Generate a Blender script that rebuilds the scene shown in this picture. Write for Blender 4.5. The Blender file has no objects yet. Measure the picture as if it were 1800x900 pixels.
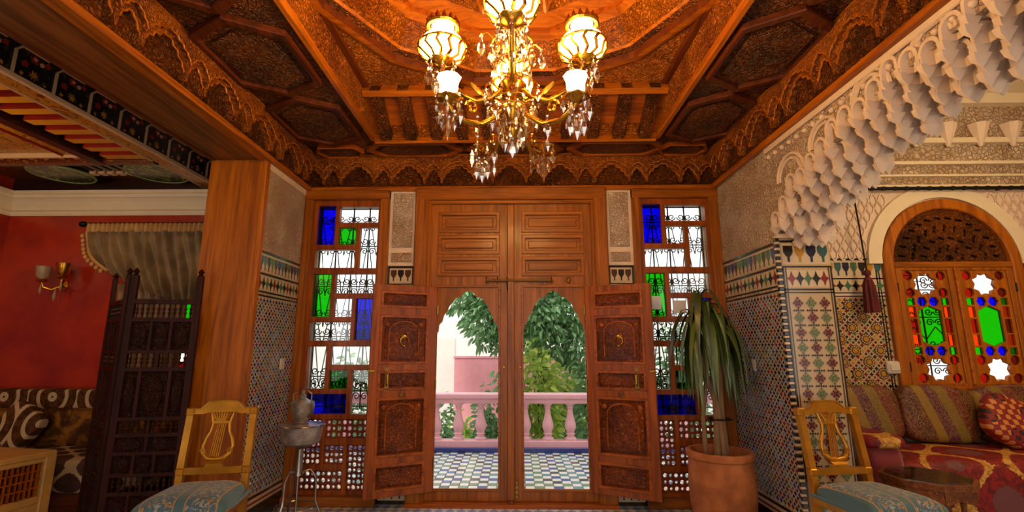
import bpy, bmesh, math, random
from math import sin, cos, pi, radians, sqrt, atan2
from mathutils import Vector, Matrix

RND = random.Random(11)
scene = bpy.context.scene
COL = scene.collection

# ------------------------------------------------------------------ camera
cam_data = bpy.data.cameras.new('camera')
cam_data.sensor_fit = 'HORIZONTAL'
cam_data.sensor_width = 36.0
cam_data.lens = 16.8
cam_data.shift_x = 0.00667
cam_data.clip_start = 0.02
camera = bpy.data.objects.new('camera', cam_data)
camera.location = (0, 0, 1.32)
camera.rotation_euler = (radians(100.8), 0, radians(1.2))
COL.objects.link(camera)
scene.camera = camera

# ------------------------------------------------------------------ world, sun, exposure
world = bpy.data.worlds.new('sky')
scene.world = world
world.use_nodes = True
bg = world.node_tree.nodes['Background']
bg.inputs['Color'].default_value = (1.0, 0.97, 0.93, 1)
bg.inputs['Strength'].default_value = 1.5


def lamp(name, kind, loc, energy, color, size=0.1, rot=None, parent=None):
    d = bpy.data.lights.new(name, kind)
    d.energy = energy
    d.color = color
    if kind == 'POINT':
        d.shadow_soft_size = size
    if kind == 'SUN':
        d.angle = size
    o = bpy.data.objects.new(name, d)
    COL.objects.link(o)
    o.location = loc
    if rot:
        o.rotation_euler = rot
    return o


lamp('sun', 'SUN', (2, 12, 9), 2.6, (1.0, 0.95, 0.86), radians(12), (radians(42), 0, radians(-25)))
# added fill lights without fixtures: behind the camera, in the salon and side room
lamp('hall_fill_light', 'POINT', (0.0, -0.6, 2.75), 34, (1.0, 0.74, 0.45), 0.25)
lamp('salon_fill_light', 'POINT', (-4.0, 2.5, 2.35), 14, (1.0, 0.7, 0.38), 0.2)
lamp('side_room_fill_light', 'POINT', (3.7, 2.5, 2.75), 48, (1.0, 0.68, 0.34), 0.2)

vs = scene.view_settings
vs.view_transform = 'Standard'
vs.look = 'None'
vs.gamma = 1.0
vs.use_curve_mapping = False
vs.exposure = 0.55
scene.cycles.use_denoising = True
scene.cycles.max_bounces = 10
scene.cycles.transparent_max_bounces = 24
scene.cycles.sample_clamp_indirect = 6.0


# ------------------------------------------------------------------ shader helpers
def lin(h):
    h = h.lstrip('#')
    c = [int(h[i:i + 2], 16) / 255 for i in (0, 2, 4)]
    return tuple(x / 12.92 if x <= 0.04045 else ((x + 0.055) / 1.055) ** 2.4 for x in c) + (1,)


class X:
    """a scalar shader socket with arithmetic"""
    def __init__(self, nt, s):
        self.nt, self.s = nt, s

    def _m(self, op, *o):
        n = self.nt.nodes.new('ShaderNodeMath')
        n.operation = op
        for i, a in enumerate((self,) + o):
            if isinstance(a, X):
                self.nt.links.new(a.s, n.inputs[i])
            else:
                n.inputs[i].default_value = a
        return X(self.nt, n.outputs[0])

    def __add__(self, o): return self._m('ADD', o)
    def __sub__(self, o): return self._m('SUBTRACT', o)
    def __mul__(self, o): return self._m('MULTIPLY', o)
    def __truediv__(self, o): return self._m('DIVIDE', o)
    def sin(self): return self._m('SINE')
    def cos(self): return self._m('COSINE')
    def abs(self): return self._m('ABSOLUTE')
    def floor(self): return self._m('FLOOR')
    def fract(self): return self._m('FRACT')
    def sqrt(self): return self._m('SQRT')
    def lt(self, o): return self._m('LESS_THAN', o)
    def gt(self, o): return self._m('GREATER_THAN', o)
    def max(self, o): return self._m('MAXIMUM', o)
    def min(self, o): return self._m('MINIMUM', o)
    def pingpong(self, o): return self._m('PINGPONG', o)
    def atan2(self, o): return self._m('ARCTAN2', o)

    def smooth(self, a, b):
        n = self.nt.nodes.new('ShaderNodeMapRange')
        n.interpolation_type = 'SMOOTHSTEP'
        self.nt.links.new(self.s, n.inputs[0])
        n.inputs[1].default_value = a
        n.inputs[2].default_value = b
        return X(self.nt, n.outputs[0])


MATS = {}


class M:
    """material under construction"""
    def __init__(self, name, rough=0.5, metal=0.0, coat=0.0, spec=0.5):
        self.m = bpy.data.materials.new(name)
        self.m.use_nodes = True
        self.nt = self.m.node_tree
        self.b = self.nt.nodes['Principled BSDF']
        self.b.inputs['Roughness'].default_value = rough
        self.b.inputs['Metallic'].default_value = metal
        self.b.inputs['Coat Weight'].default_value = coat
        self.b.inputs['Coat Roughness'].default_value = 0.15
        self.b.inputs['Specular IOR Level'].default_value = spec
        MATS[name] = self.m

    def n(self, t):
        return self.nt.nodes.new(t)

    def coords(self, vary=True, scale=(1, 1, 1)):
        tc = self.n('ShaderNodeTexCoord')
        mp = self.n('ShaderNodeMapping')
        mp.inputs['Scale'].default_value = scale
        v = tc.outputs['Object']
        if vary:
            oi = self.n('ShaderNodeObjectInfo')
            va = self.n('ShaderNodeVectorMath')
            va.operation = 'ADD'
            sc = self.n('ShaderNodeMath')
            sc.operation = 'MULTIPLY'
            sc.inputs[1].default_value = 17.3
            self.nt.links.new(oi.outputs['Random'], sc.inputs[0])
            self.nt.links.new(v, va.inputs[0])
            self.nt.links.new(sc.outputs[0], va.inputs[1])
            v = va.outputs[0]
        self.nt.links.new(v, mp.inputs['Vector'])
        return mp.outputs[0]

    def xyz(self, v):
        s = self.n('ShaderNodeSeparateXYZ')
        self.nt.links.new(v, s.inputs[0])
        return [X(self.nt, s.outputs[i]) for i in range(3)]

    def noise(self, v, scale, detail=4, rough=0.55, dist=0.0):
        n = self.n('ShaderNodeTexNoise')
        n.inputs['Scale'].default_value = scale
        n.inputs['Detail'].default_value = detail
        n.inputs['Roughness'].default_value = rough
        n.inputs['Distortion'].default_value = dist
        self.nt.links.new(v, n.inputs['Vector'])
        return X(self.nt, n.outputs[0])

    def warp(self, v, scale, amount):
        n = self.n('ShaderNodeTexNoise')
        n.inputs['Scale'].default_value = scale
        self.nt.links.new(v, n.inputs['Vector'])
        a = self.n('ShaderNodeVectorMath')
        a.operation = 'MULTIPLY_ADD'
        a.inputs[1].default_value = (amount,) * 3
        self.nt.links.new(n.outputs['Color'], a.inputs[0])
        self.nt.links.new(v, a.inputs[2])
        return a.outputs[0]

    def voronoi(self, v, scale, feature='DISTANCE_TO_EDGE'):
        n = self.n('ShaderNodeTexVoronoi')
        n.feature = feature
        n.inputs['Scale'].default_value = scale
        self.nt.links.new(v, n.inputs['Vector'])
        return X(self.nt, n.outputs['Distance'])

    def mix(self, fac, a, b):
        n = self.n('ShaderNodeMix')
        n.data_type = 'RGBA'
        if isinstance(fac, X):
            self.nt.links.new(fac.s, n.inputs[0])
        else:
            n.inputs[0].default_value = fac
        for i, c in ((6, a), (7, b)):
            if isinstance(c, tuple):
                n.inputs[i].default_value = c
            else:
                self.nt.links.new(c, n.inputs[i])
        return n.outputs[2]

    def color(self, c):
        if isinstance(c, tuple):
            self.b.inputs['Base Color'].default_value = c
        else:
            self.nt.links.new(c, self.b.inputs['Base Color'])
        return self

    def bump(self, h, strength=0.4, dist=0.01):
        n = self.n('ShaderNodeBump')
        n.inputs['Strength'].default_value = strength
        n.inputs['Distance'].default_value = dist
        self.nt.links.new(h.s, n.inputs['Height'])
        self.nt.links.new(n.outputs[0], self.b.inputs['Normal'])
        return self

    def rough(self, x):
        self.nt.links.new(x.s, self.b.inputs['Roughness'])
        return self


def plain(name, c, rough=0.5, metal=0.0, coat=0.0, var=0.0):
    m = M(name, rough, metal, coat)
    c = lin(c)
    if var:
        n = m.noise(m.coords(), 9, 4)
        m.color(m.mix(n.smooth(0.3, 0.7), tuple(x * (1 - var) for x in c[:3]) + (1,), c))
    else:
        m.color(c)
    return m.m


def wood(name, light, dark, axis='z', rough=0.38, coat=0.1, grain=1.0):
    m = M(name, rough, 0, coat, 0.3)
    st = {'x': (0.35, 6, 6), 'y': (6, 0.35, 6), 'z': (6, 6, 0.35)}[axis]
    v = m.coords(True, tuple(s * grain for s in st))
    a = m.noise(v, 2.2, 6, 0.6, 1.4)
    b = m.noise(v, 11, 3, 0.6, 0.3)
    f = (a * 0.72 + b * 0.28).smooth(0.32, 0.66)
    m.color(m.mix(f, lin(dark), lin(light)))
    m.bump(b, 0.12, 0.004)
    return m.m


def carved(name, light, dark, scale=22, strength=0.9, rough=0.42, coat=0.1, dist=0.016):
    """close floral carving: fine relief on the wood's own colour"""
    m = M(name, rough, 0, coat, 0.35)
    v = m.coords(True)
    w = m.warp(v, scale * 0.35, 0.07)
    e = m.voronoi(w, scale)
    r = m.voronoi(w, scale * 0.55, 'F1')
    swirl = ((r * 26).sin() * 0.5 + 0.5) * 0.45
    h = e.smooth(0.0, 0.16) * 0.75 + swirl
    n = m.noise(v, 3.0, 4) * 0.6 + m.noise(v, 40, 3) * 0.4
    m.color(m.mix(n.smooth(0.36, 0.64), lin(dark), lin(light)))
    m.bump(h, strength, dist)
    return m.m


def stucco(name, c, c2, scale, strength=0.8, dist=0.012):
    m = M(name, 0.75)
    v = m.coords(True)
    w = m.warp(v, scale * 0.3, 0.05)
    e = m.voronoi(w, scale)
    r = m.voronoi(w, scale * 0.5, 'F1')
    h = e.smooth(0.0, 0.14) * 0.8 + ((r * 30).sin() * 0.5 + 0.5) * 0.35
    n = m.noise(v, 4, 4)
    m.color(m.mix(n.smooth(0.35, 0.7), lin(c2), lin(c)))
    m.bump(h, strength, dist)
    return m.m


def glass(name, c, gloss=0.07, rough=0.02):
    m = M(name)
    nt = m.nt
    t = m.n('ShaderNodeBsdfTransparent')
    t.inputs['Color'].default_value = c
    g = m.n('ShaderNodeBsdfGlossy')
    g.inputs['Roughness'].default_value = rough
    x = m.n('ShaderNodeMixShader')
    x.inputs[0].default_value = gloss
    nt.links.new(t.outputs[0], x.inputs[1])
    nt.links.new(g.outputs[0], x.inputs[2])
    nt.links.new(x.outputs[0], nt.nodes['Material Output'].inputs['Surface'])
    return m.m


def glow(name, c, strength):
    m = M(name, 0.3)
    m.color(c)
    m.b.inputs['Emission Color'].default_value = c
    m.b.inputs['Emission Strength'].default_value = strength
    return m.m


# ------------------------------------------------------------------ mesh helpers
class MB:
    """collects shapes; build() links them as ONE mesh object"""
    def __init__(self):
        self.v, self.f, self.mi = [], [], []

    def add(self, vs_, fs, mi=0):
        o = len(self.v)
        self.v += [tuple(p) for p in vs_]
        self.f += [tuple(i + o for i in q) for q in fs]
        self.mi += [mi] * len(fs)
        return self

    def box(self, x0, x1, y0, y1, z0, z1, mi=0, ch=0.0, M4=None):
        if x0 > x1: x0, x1 = x1, x0
        if y0 > y1: y0, y1 = y1, y0
        if z0 > z1: z0, z1 = z1, z0
        ch = min(ch, (x1 - x0) * 0.45, (y1 - y0) * 0.45, (z1 - z0) * 0.45)
        if ch <= 0:
            v = [(x, y, z) for x in (x0, x1) for y in (y0, y1) for z in (z0, z1)]
            f = [(0, 1, 3, 2), (4, 6, 7, 5), (0, 4, 5, 1), (2, 3, 7, 6), (0, 2, 6, 4), (1, 5, 7, 3)]
        else:
            v, idx = [], {}
            for i, (x, sx) in enumerate(((x0, 1), (x1, -1))):
                for j, (y, sy) in enumerate(((y0, 1), (y1, -1))):
                    for k, (z, sz) in enumerate(((z0, 1), (z1, -1))):
                        idx[i, j, k] = len(v)
                        v += [(x, y + sy * ch, z + sz * ch), (x + sx * ch, y, z + sz * ch), (x + sx * ch, y + sy * ch, z)]
            I = lambda i, j, k, a: idx[i, j, k] + a
            f = []
            for s in (0, 1):
                q = [I(s, 0, 0, 0), I(s, 0, 1, 0), I(s, 1, 1, 0), I(s, 1, 0, 0)]
                f.append(q if s == 0 else q[::-1])
                q = [I(0, s, 0, 1), I(1, s, 0, 1), I(1, s, 1, 1), I(0, s, 1, 1)]
                f.append(q if s == 0 else q[::-1])
                q = [I(0, 0, s, 2), I(0, 1, s, 2), I(1, 1, s, 2), I(1, 0, s, 2)]
                f.append(q if s == 0 else q[::-1])
            for a in (0, 1):
                for b in (0, 1):
                    f.append([I(a, b, 0, 0), I(a, b, 1, 0), I(a, b, 1, 1), I(a, b, 0, 1)])
                    f.append([I(a, 0, b, 0), I(a, 1, b, 0), I(a, 1, b, 2), I(a, 0, b, 2)])
                    f.append([I(0, a, b, 1), I(1, a, b, 1), I(1, a, b, 2), I(0, a, b, 2)])
            for i in (0, 1):
                for j in (0, 1):
                    for k in (0, 1):
                        f.append([I(i, j, k, 0), I(i, j, k, 1), I(i, j, k, 2)])
        if M4 is not None:
            v = [M4 @ Vector(p) for p in v]
        return self.add(v, f, mi)

    def prism(self, poly, d0, d1, M4=None, mi=0, mi_side=None):
        """poly in local XY, extruded along local Z from d0 to d1"""
        n = len(poly)
        v = [(x, y, d0) for x, y in poly] + [(x, y, d1) for x, y in poly]
        if M4 is not None:
            v = [M4 @ Vector(p) for p in v]
        f = [tuple(range(n))[::-1], tuple(range(n, 2 * n))]
        s = [(i, (i + 1) % n, n + (i + 1) % n, n + i) for i in range(n)]
        self.add(v, f, mi)
        o = len(self.v) - 2 * n
        self.f += [tuple(i + o for i in q) for q in s]
        self.mi += [mi if mi_side is None else mi_side] * n
        return self

    def tube(self, path, r, seg=8, mi=0, closed=False, flat=None):
        path = [Vector(p) for p in path]
        n = len(path)
        rs = r if isinstance(r, (list, tuple)) else [r] * n
        rings = []
        up = None
        for i, p in enumerate(path):
            if closed:
                t = path[(i + 1) % n] - path[i - 1]
            else:
                t = path[min(i + 1, n - 1)] - path[max(i - 1, 0)]
            t = t.normalized() if t.length > 1e-9 else Vector((0, 0, 1))
            if up is None:
                up = Vector((0, 0, 1)) if abs(t.z) < 0.9 else Vector((1, 0, 0))
            s = t.cross(up)
            if s.length < 1e-6:
                s = t.orthogonal()
            s.normalize()
            up = s.cross(t).normalized()
            k = flat or 1.0
            rings.append([p + (s * cos(2 * pi * j / seg) + up * (k * sin(2 * pi * j / seg))) * rs[i] for j in range(seg)])
        v = [q for ring in rings for q in ring]
        f = []
        for i in range(n if closed else n - 1):
            a, b = i * seg, ((i + 1) % n) * seg
            f += [(a + j, a + (j + 1) % seg, b + (j + 1) % seg, b + j) for j in range(seg)]
        if not closed:
            f += [tuple(range(seg))[::-1], tuple(range((n - 1) * seg, n * seg))]
        return self.add(v, f, mi)

    def lathe(self, prof, seg=16, c=(0, 0, 0), mi=0, M4=None, lobes=0, depth=0.0):
        """prof: (radius, z) pairs, lowest first"""
        v, f = [], []
        for r, z in prof:
            for j in range(seg):
                a = 2 * pi * j / seg
                rr = r * (1 + depth * cos(lobes * a)) if lobes else r
                v.append(Vector((rr * cos(a), rr * sin(a), z)))
        n = len(prof)
        for i in range(n - 1):
            f += [(i * seg + j, i * seg + (j + 1) % seg, (i + 1) * seg + (j + 1) % seg, (i + 1) * seg + j) for j in range(seg)]
        if prof[0][0] > 1e-6:
            f.append(tuple(range(seg))[::-1])
        if prof[-1][0] > 1e-6:
            f.append(tuple(range((n - 1) * seg, n * seg)))
        if M4 is not None:
            v = [M4 @ p for p in v]
        v = [p + Vector(c) for p in v]
        return self.add(v, f, mi)

    def ball(self, c, r, seg=10, sx=1, sy=1, sz=1, mi=0):
        k = max(4, seg // 2)
        prof = [(r * sin(pi * i / k), -r * cos(pi * i / k)) for i in range(k + 1)]
        prof[0] = (r * 0.02, -r)
        prof[-1] = (r * 0.02, r)
        M4 = Matrix.Diagonal((sx, sy, sz, 1))
        return self.lathe(prof, seg, c, mi, M4)

    def grid(self, fn, nu, nv, mi=0):
        v = [fn(i / nu, j / nv) for i in range(nu + 1) for j in range(nv + 1)]
        f = [(i * (nv + 1) + j, (i + 1) * (nv + 1) + j, (i + 1) * (nv + 1) + j + 1, i * (nv + 1) + j + 1) for i in range(nu) for j in range(nv)]
        return self.add(v, f, mi)

    def build(self, name, mats, parent=None, smooth=False, fix=True):
        me = bpy.data.meshes.new(name)
        lo = [min(p[i] for p in self.v) for i in range(3)]
        hi = [max(p[i] for p in self.v) for i in range(3)]
        c = Vector([(a + b) / 2 for a, b in zip(lo, hi)])
        me.from_pydata([Vector(p) - c for p in self.v], [], self.f)
        for mm in (mats if isinstance(mats, (list, tuple)) else [mats]):
            me.materials.append(mm if not isinstance(mm, str) else MATS[mm])
        me.polygons.foreach_set('material_index', self.mi)
        if fix:
            bm = bmesh.new()
            bm.from_mesh(me)
            bmesh.ops.recalc_face_normals(bm, faces=bm.faces)
            bm.to_mesh(me)
            bm.free()
        if smooth:
            me.shade_smooth()
            if hasattr(me, 'set_sharp_from_angle'):
                me.set_sharp_from_angle(angle=radians(smooth if smooth is not True else 50))
        me.update()
        return link(bpy.data.objects.new(name, me), parent, c)


def wloc(o):
    l = Vector((0, 0, 0))
    while o:
        l = l + o.location
        o = o.parent
    return l


def link(o, parent, c):
    COL.objects.link(o)
    if parent:
        o.parent = parent
        o.location = Vector(c) - wloc(parent)
    else:
        o.location = c
    return o


def tag(o, label, cat, group=None, kind=None):
    o['label'] = label
    o['category'] = cat
    if group:
        o['group'] = group
    if kind:
        o['kind'] = kind
    return o


def thing(name, label, cat, loc=(0, 0, 0), group=None, kind=None):
    o = bpy.data.objects.new(name, None)
    o.empty_display_size = 0.1
    COL.objects.link(o)
    o.location = loc
    return tag(o, label, cat, group, kind)


def dup(o, parent, loc, rot=None, scale=None, local=False):
    """a copy of one mesh object sharing its mesh"""
    c = o.copy()
    COL.objects.link(c)
    c.parent = parent
    c.location = Vector(loc) if (local or parent is None) else Vector(loc) - wloc(parent)
    if rot is not None:
        c.rotation_euler = rot
    if scale is not None:
        c.scale = scale
    return c


def copy_tree(o, parent=None):
    c = o.copy()
    COL.objects.link(c)
    c.parent = parent
    for ch in list(o.children):
        copy_tree(ch, c)
    return c


def panel(name, outline, holes, d0, d1, mats, parent, M4=None, bev=0.0):
    """a board with openings: outline and holes in local XY, thickness along local Z from d0 to d1"""
    cu = bpy.data.curves.new(name, 'CURVE')
    cu.dimensions = '2D'
    cu.fill_mode = 'BOTH'
    cu.extrude = max((d1 - d0) / 2 - bev, 0.0005)
    cu.bevel_depth = bev
    cu.offset = -bev
    cu.bevel_resolution = 0
    for loop in [outline] + list(holes):
        sp = cu.splines.new('POLY')
        sp.points.add(len(loop) - 1)
        for p, (x, y) in zip(sp.points, loop):
            p.co = (x, y, 0, 1)
        sp.use_cyclic_u = True
    tmp = bpy.data.objects.new(name, cu)
    me = bpy.data.meshes.new_from_object(tmp)
    bpy.data.objects.remove(tmp)
    bpy.data.curves.remove(cu)
    T = (M4 if M4 is not None else Matrix()) @ Matrix.Translation((0, 0, (d0 + d1) / 2))
    me.transform(T)
    lo = [min(v.co[i] for v in me.vertices) for i in range(3)]
    hi = [max(v.co[i] for v in me.vertices) for i in range(3)]
    c = Vector([(a + b) / 2 for a, b in zip(lo, hi)])
    me.transform(Matrix.Translation(-c))
    bm = bmesh.new()
    bm.from_mesh(me)
    bmesh.ops.remove_doubles(bm, verts=bm.verts, dist=1e-5)
    bmesh.ops.recalc_face_normals(bm, faces=bm.faces)
    bm.to_mesh(me)
    bm.free()
    me.name = name
    me.materials.clear()
    for mm in (mats if isinstance(mats, (list, tuple)) else [mats]):
        me.materials.append(mm if not isinstance(mm, str) else MATS[mm])
    for p in me.polygons:
        p.material_index = 0
        p.use_smooth = False
    return link(bpy.data.objects.new(name, me), parent, c)


def rect(x0, x1, y0, y1):
    return [(x0, y0), (x1, y0), (x1, y1), (x0, y1)]


def ngon(cx, cy, r, n, a0=0.0, ry=None):
    ry = r if ry is None else ry
    return [(cx + r * cos(a0 + 2 * pi * i / n), cy + ry * sin(a0 + 2 * pi * i / n)) for i in range(n)]


def star(cx, cy, r, n=8, inner=0.72, a0=pi / 8, sy=1.0):
    return [(cx + (r if i % 2 == 0 else r * inner) * cos(a0 + pi * i / n), cy + sy * (r if i % 2 == 0 else r * inner) * sin(a0 + pi * i / n)) for i in range(2 * n)]


# planes: local (a, b, depth) -> world
def YP(y):      # faces the camera: a = x, b = z, depth towards the camera (-y)
    return Matrix(((1, 0, 0, 0), (0, 0, -1, y), (0, 1, 0, 0), (0, 0, 0, 1)))


def XP(x):      # wall on the right: a = y, b = z, depth towards -x
    return Matrix(((0, 0, -1, x), (1, 0, 0, 0), (0, 1, 0, 0), (0, 0, 0, 1)))


def XN(x):      # wall on the left: a = y, b = z, depth towards +x
    return Matrix(((0, 0, 1, x), (1, 0, 0, 0), (0, 1, 0, 0), (0, 0, 0, 1)))


def ZP(z):      # ceiling: a = x, b = y, depth downwards
    return Matrix(((1, 0, 0, 0), (0, 1, 0, 0), (0, 0, -1, z), (0, 0, 0, 1)))


def ZU(z):      # floor or top: a = x, b = y, depth upwards
    return Matrix(((1, 0, 0, 0), (0, 1, 0, 0), (0, 0, 1, z), (0, 0, 0, 1)))


def struct(o, label, cat):
    return tag(o, label, cat, kind='structure')

# ------------------------------------------------------------------ materials
wood('wood_pillar', '#b5640a', '#7c3e05', 'z', 0.42, 0.0)
wood('wood_beam', '#8f5420', '#482206', 'y', 0.4, 0.2, 0.7)
wood('wood_z', '#a95f10', '#703806', 'z')
wood('wood_x', '#a95f10', '#703806', 'x')
wood('wood_red_z', '#a5520c', '#682c04', 'z')
wood('wood_red_x', '#ad560c', '#6e3004', 'x')
wood('wood_screen', '#3a1409', '#1c0703', 'z', 0.5, 0.0)
wood('wood_moulding_y', '#bf6a10', '#823d07', 'y')
wood('wood_moulding_x', '#bf6a10', '#823d07', 'x')
wood('wood_dark_y', '#6a2f0d', '#3a1606', 'y')
wood('wood_dark_x', '#6a2f0d', '#3a1606', 'x')
carved('carved_frieze', '#ab5c10', '#6b3207', 40, 0.9, dist=0.010)
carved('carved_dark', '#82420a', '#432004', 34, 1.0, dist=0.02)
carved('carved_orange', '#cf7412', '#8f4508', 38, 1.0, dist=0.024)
carved('carved_shutter', '#a34c0d', '#652a05', 40, 1.0, dist=0.016)
carved('carved_screen', '#36120a', '#180603', 60, 1.0, 0.4, 0.0, 0.008)
stucco('stucco_fine', '#dcc4aa', '#c4a487', 34, 1.0, 0.016)
stucco('stucco_coarse', '#d6bd9f', '#bb9b78', 24, 1.0, 0.02)
plain('plaster', '#dfc6ae', 0.8, var=0.08)
plain('plaster_cream', '#e0cfae', 0.6, var=0.05)
plain('plaster_gold', '#c79f68', 0.7, var=0.15)
plain('grout', '#b9aa96', 0.5, var=0.1)
for n_, c_ in dict(white='#c9b496', blue='#1d2f86', navy='#161b3d', green='#41694a', teal='#2c5a5c', red='#7c1d22', black='#15110f', ochre='#b07f28', brown='#4a2a17', sky='#5c86b8').items():
    plain('tile_' + n_, c_, 0.18, coat=0.4)
plain('brass', '#c8922e', 0.22, 1.0)
plain('gilt', '#c98a22', 0.34, 0.75, 0.2, var=0.3)
plain('old_brass', '#8c6f3c', 0.35, 1.0)
plain('iron', '#12100f', 0.5, 0.6)
plain('pewter', '#9a938c', 0.28, 1.0, var=0.2)
plain('switch_white', '#cfc4b6', 0.4)
m = M('red_tadelakt', 0.3, 0, 0.35)
v = m.coords(False)
m.color(m.mix(m.noise(v, 2.2, 6, 0.62).smooth(0.3, 0.7), lin('#861303'), lin('#b02c06'))).bump(m.noise(v, 30, 3), 0.05, 0.003)
glass('glass_clear', (0.93, 0.97, 0.98, 1))
glass('glass_blue', (0.004, 0.006, 0.62, 1), 0.025)
glass('glass_green', (0.03, 0.5, 0.02, 1), 0.03)
glass('glass_red', (0.42, 0.008, 0.006, 1))
glass('glass_orange', (0.75, 0.16, 0.01, 1))
MATS['wood_screen'].node_tree.nodes['Principled BSDF'].inputs['Specular IOR Level'].default_value = 0.18
MATS['carved_screen'].node_tree.nodes['Principled BSDF'].inputs['Specular IOR Level'].default_value = 0.25
plain('tile_sand', '#b9a07c', 0.2, coat=0.3)
plain('tile_sage', '#5c7046', 0.2, coat=0.3)
plain('tile_wine', '#5e1218', 0.2, coat=0.3)
carved('wood_lattice', '#8a3a12', '#571f08', 10, 0.1)
m = M('floor_zellige', 0.16, 0, 0.3)
x_, y_, z_ = m.xyz(m.coords(False))
a_ = ((x_ + y_) * 11.0).fract()
b_ = ((x_ - y_) * 11.0).fract()
chk = (((x_ + y_) * 11.0).floor() + ((x_ - y_) * 11.0).floor()) * 0.5
chk = chk.fract().gt(0.25)
g_ = (a_.lt(0.06)).max(b_.lt(0.06))
m.color(m.mix(g_, m.mix(chk, lin('#cfd0d2'), lin('#7f8fb4')), lin('#b5b2ad')))

# ------------------------------------------------------------------ the setting
XL, XR, YB = -2.0, 1.9, 4.4
ZF, ZC = 2.81, 3.15          # underside and top of the carved frieze

o = MB().box(-7, 7, -1.2, 4.66, -0.12, 0.0).build('floor', 'floor_zellige')
struct(o, 'polished blue and white zellige tile floor of the hall', 'floor')

# back wall, pierced for the door and the two tall windows
o = panel('wall_back', rect(-2.44, 2.28, 0, 3.3),
          [rect(-1.94, -1.285, 0.09, 2.70), rect(-0.86, 0.75, 0.0, 2.70), rect(1.18, 1.835, 0.09, 2.70)],
          -0.25, 0, 'plaster', None, YP(YB))
struct(o, 'back wall around the carved double door and stained glass windows', 'wall')
WB = o


def zellige(name, P, a0, a1, b0, b1, pitch, parent, pal, seed, bg='grout', d=0.002):
    """small cut tiles, too small to pick apart: joined"""
    mats = [bg, 'tile_white', 'tile_navy', 'tile_blue', 'tile_red', 'tile_green', 'tile_black', 'tile_ochre', 'tile_teal', 'tile_sky']
    nm = ['bg', 'white', 'navy', 'blue', 'red', 'green', 'black', 'ochre', 'teal', 'sky']
    ix = {k: i for i, k in enumerate(nm)}
    b = MB()
    na, nb = max(1, round((a1 - a0) / pitch)), max(1, round((b1 - b0) / pitch))
    pa, pb = (a1 - a0) / na, (b1 - b0) / nb

    def piece(poly, col):
        n = len(poly)
        cx, cy = sum(p[0] for p in poly) / n, sum(p[1] for p in poly) / n
        vs_ = [P @ Vector((x, y, 0.0005)) for x, y in poly] + [P @ Vector((cx + (x - cx) * 0.86, cy + (y - cy) * 0.86, d)) for x, y in poly]
        b.add(vs_, [tuple(range(n, 2 * n))] + [(i, (i + 1) % n, n + (i + 1) % n, n + i) for i in range(n)], ix[col])
    b.add([P @ Vector((x, y, 0.0004)) for x, y in rect(a0, a1, b0, b1)], [(0, 1, 2, 3)], 0)
    for i in range(na):
        for j in range(nb):
            cx, cy = a0 + (i + 0.5) * pa, b0 + (j + 0.5) * pb
            col = pal[(i * 3 + j * 5 + (i * j) % 3) % len(pal)]
            piece([(cx + pa * 0.46 * k * cos(t), cy + pb * 0.46 * k * sin(t)) for t, k in [(pi / 4 * q, 1.0 if q % 2 == 0 else 0.52) for q in range(8)]], col)
            if i < na - 1 and j < nb - 1:
                c2 = pal[(i + j * 2 + 1) % len(pal)] if (i + j) % 2 else 'black'
                piece(ngon(cx + pa / 2, cy + pb / 2, 0.29 * pa, 4, 0, 0.29 * pb), c2)
    o_ = b.build(name, mats, parent, fix=False)
    o_['kind'] = 'stuff'
    return o_


def line_band(name, P, a0, a1, b0, b1, mat, parent, d=0.004):
    return MB().box(a0, a1, b0, b1, 0, d, M4=P).build(name, mat, parent)


CUP = [(-0.40, 1.0), (0.40, 1.0), (0.42, 0.62), (0.26, 0.42), (0.10, 0.30), (0.09, 0.0), (-0.09, 0.0), (-0.10, 0.30), (-0.26, 0.42), (-0.42, 0.62)]


def cup_band(P, a0, a1, b0, b1, n, parent, cols, d=0.005):
    """row of goblet shaped tiles, one object each"""
    w = (a1 - a0) / n
    line_band('band_ground', P, a0, a1, b0, b1, 'tile_white', parent, 0.002)
    src = {}
    for i in range(n):
        col = cols[i % len(cols)]
        ca, cb = a0 + (i + 0.5) * w, (b0 + b1) / 2
        h = (b1 - b0) * 0.8
        ctr = P @ Vector((ca, cb, d / 2 + 0.001))
        if col not in src:
            src[col] = MB().prism([(ca + x * w, cb - h / 2 + y * h) for x, y in CUP], 0.001, d, P).build('goblet_tile', 'tile_' + col, parent)
        else:
            dup(src[col], parent, ctr)


def knot_band(P, a0, a1, b0, b1, n, parent, d=0.005):
    """interlaced band: star tiles between two white straps"""
    w = (a1 - a0) / n
    cb, h = (b0 + b1) / 2, (b1 - b0)
    line_band('band_ground', P, a0, a1, b0, b1, 'tile_white', parent, 0.002)
    src = {}
    for i in range(n):
        col = ('red', 'black', 'green', 'black')[i % 4]
        ca = a0 + (i + 0.5) * w
        if col not in src:
            src[col] = MB().prism(star(ca, cb, w * 0.52, 4, 0.5, 0, h * 0.45 / (w * 0.52)), 0.001, d, P).build('star_tile', 'tile_' + col, parent)
        else:
            dup(src[col], parent, P @ Vector((ca, cb, d / 2 + 0.0005)))


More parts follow.
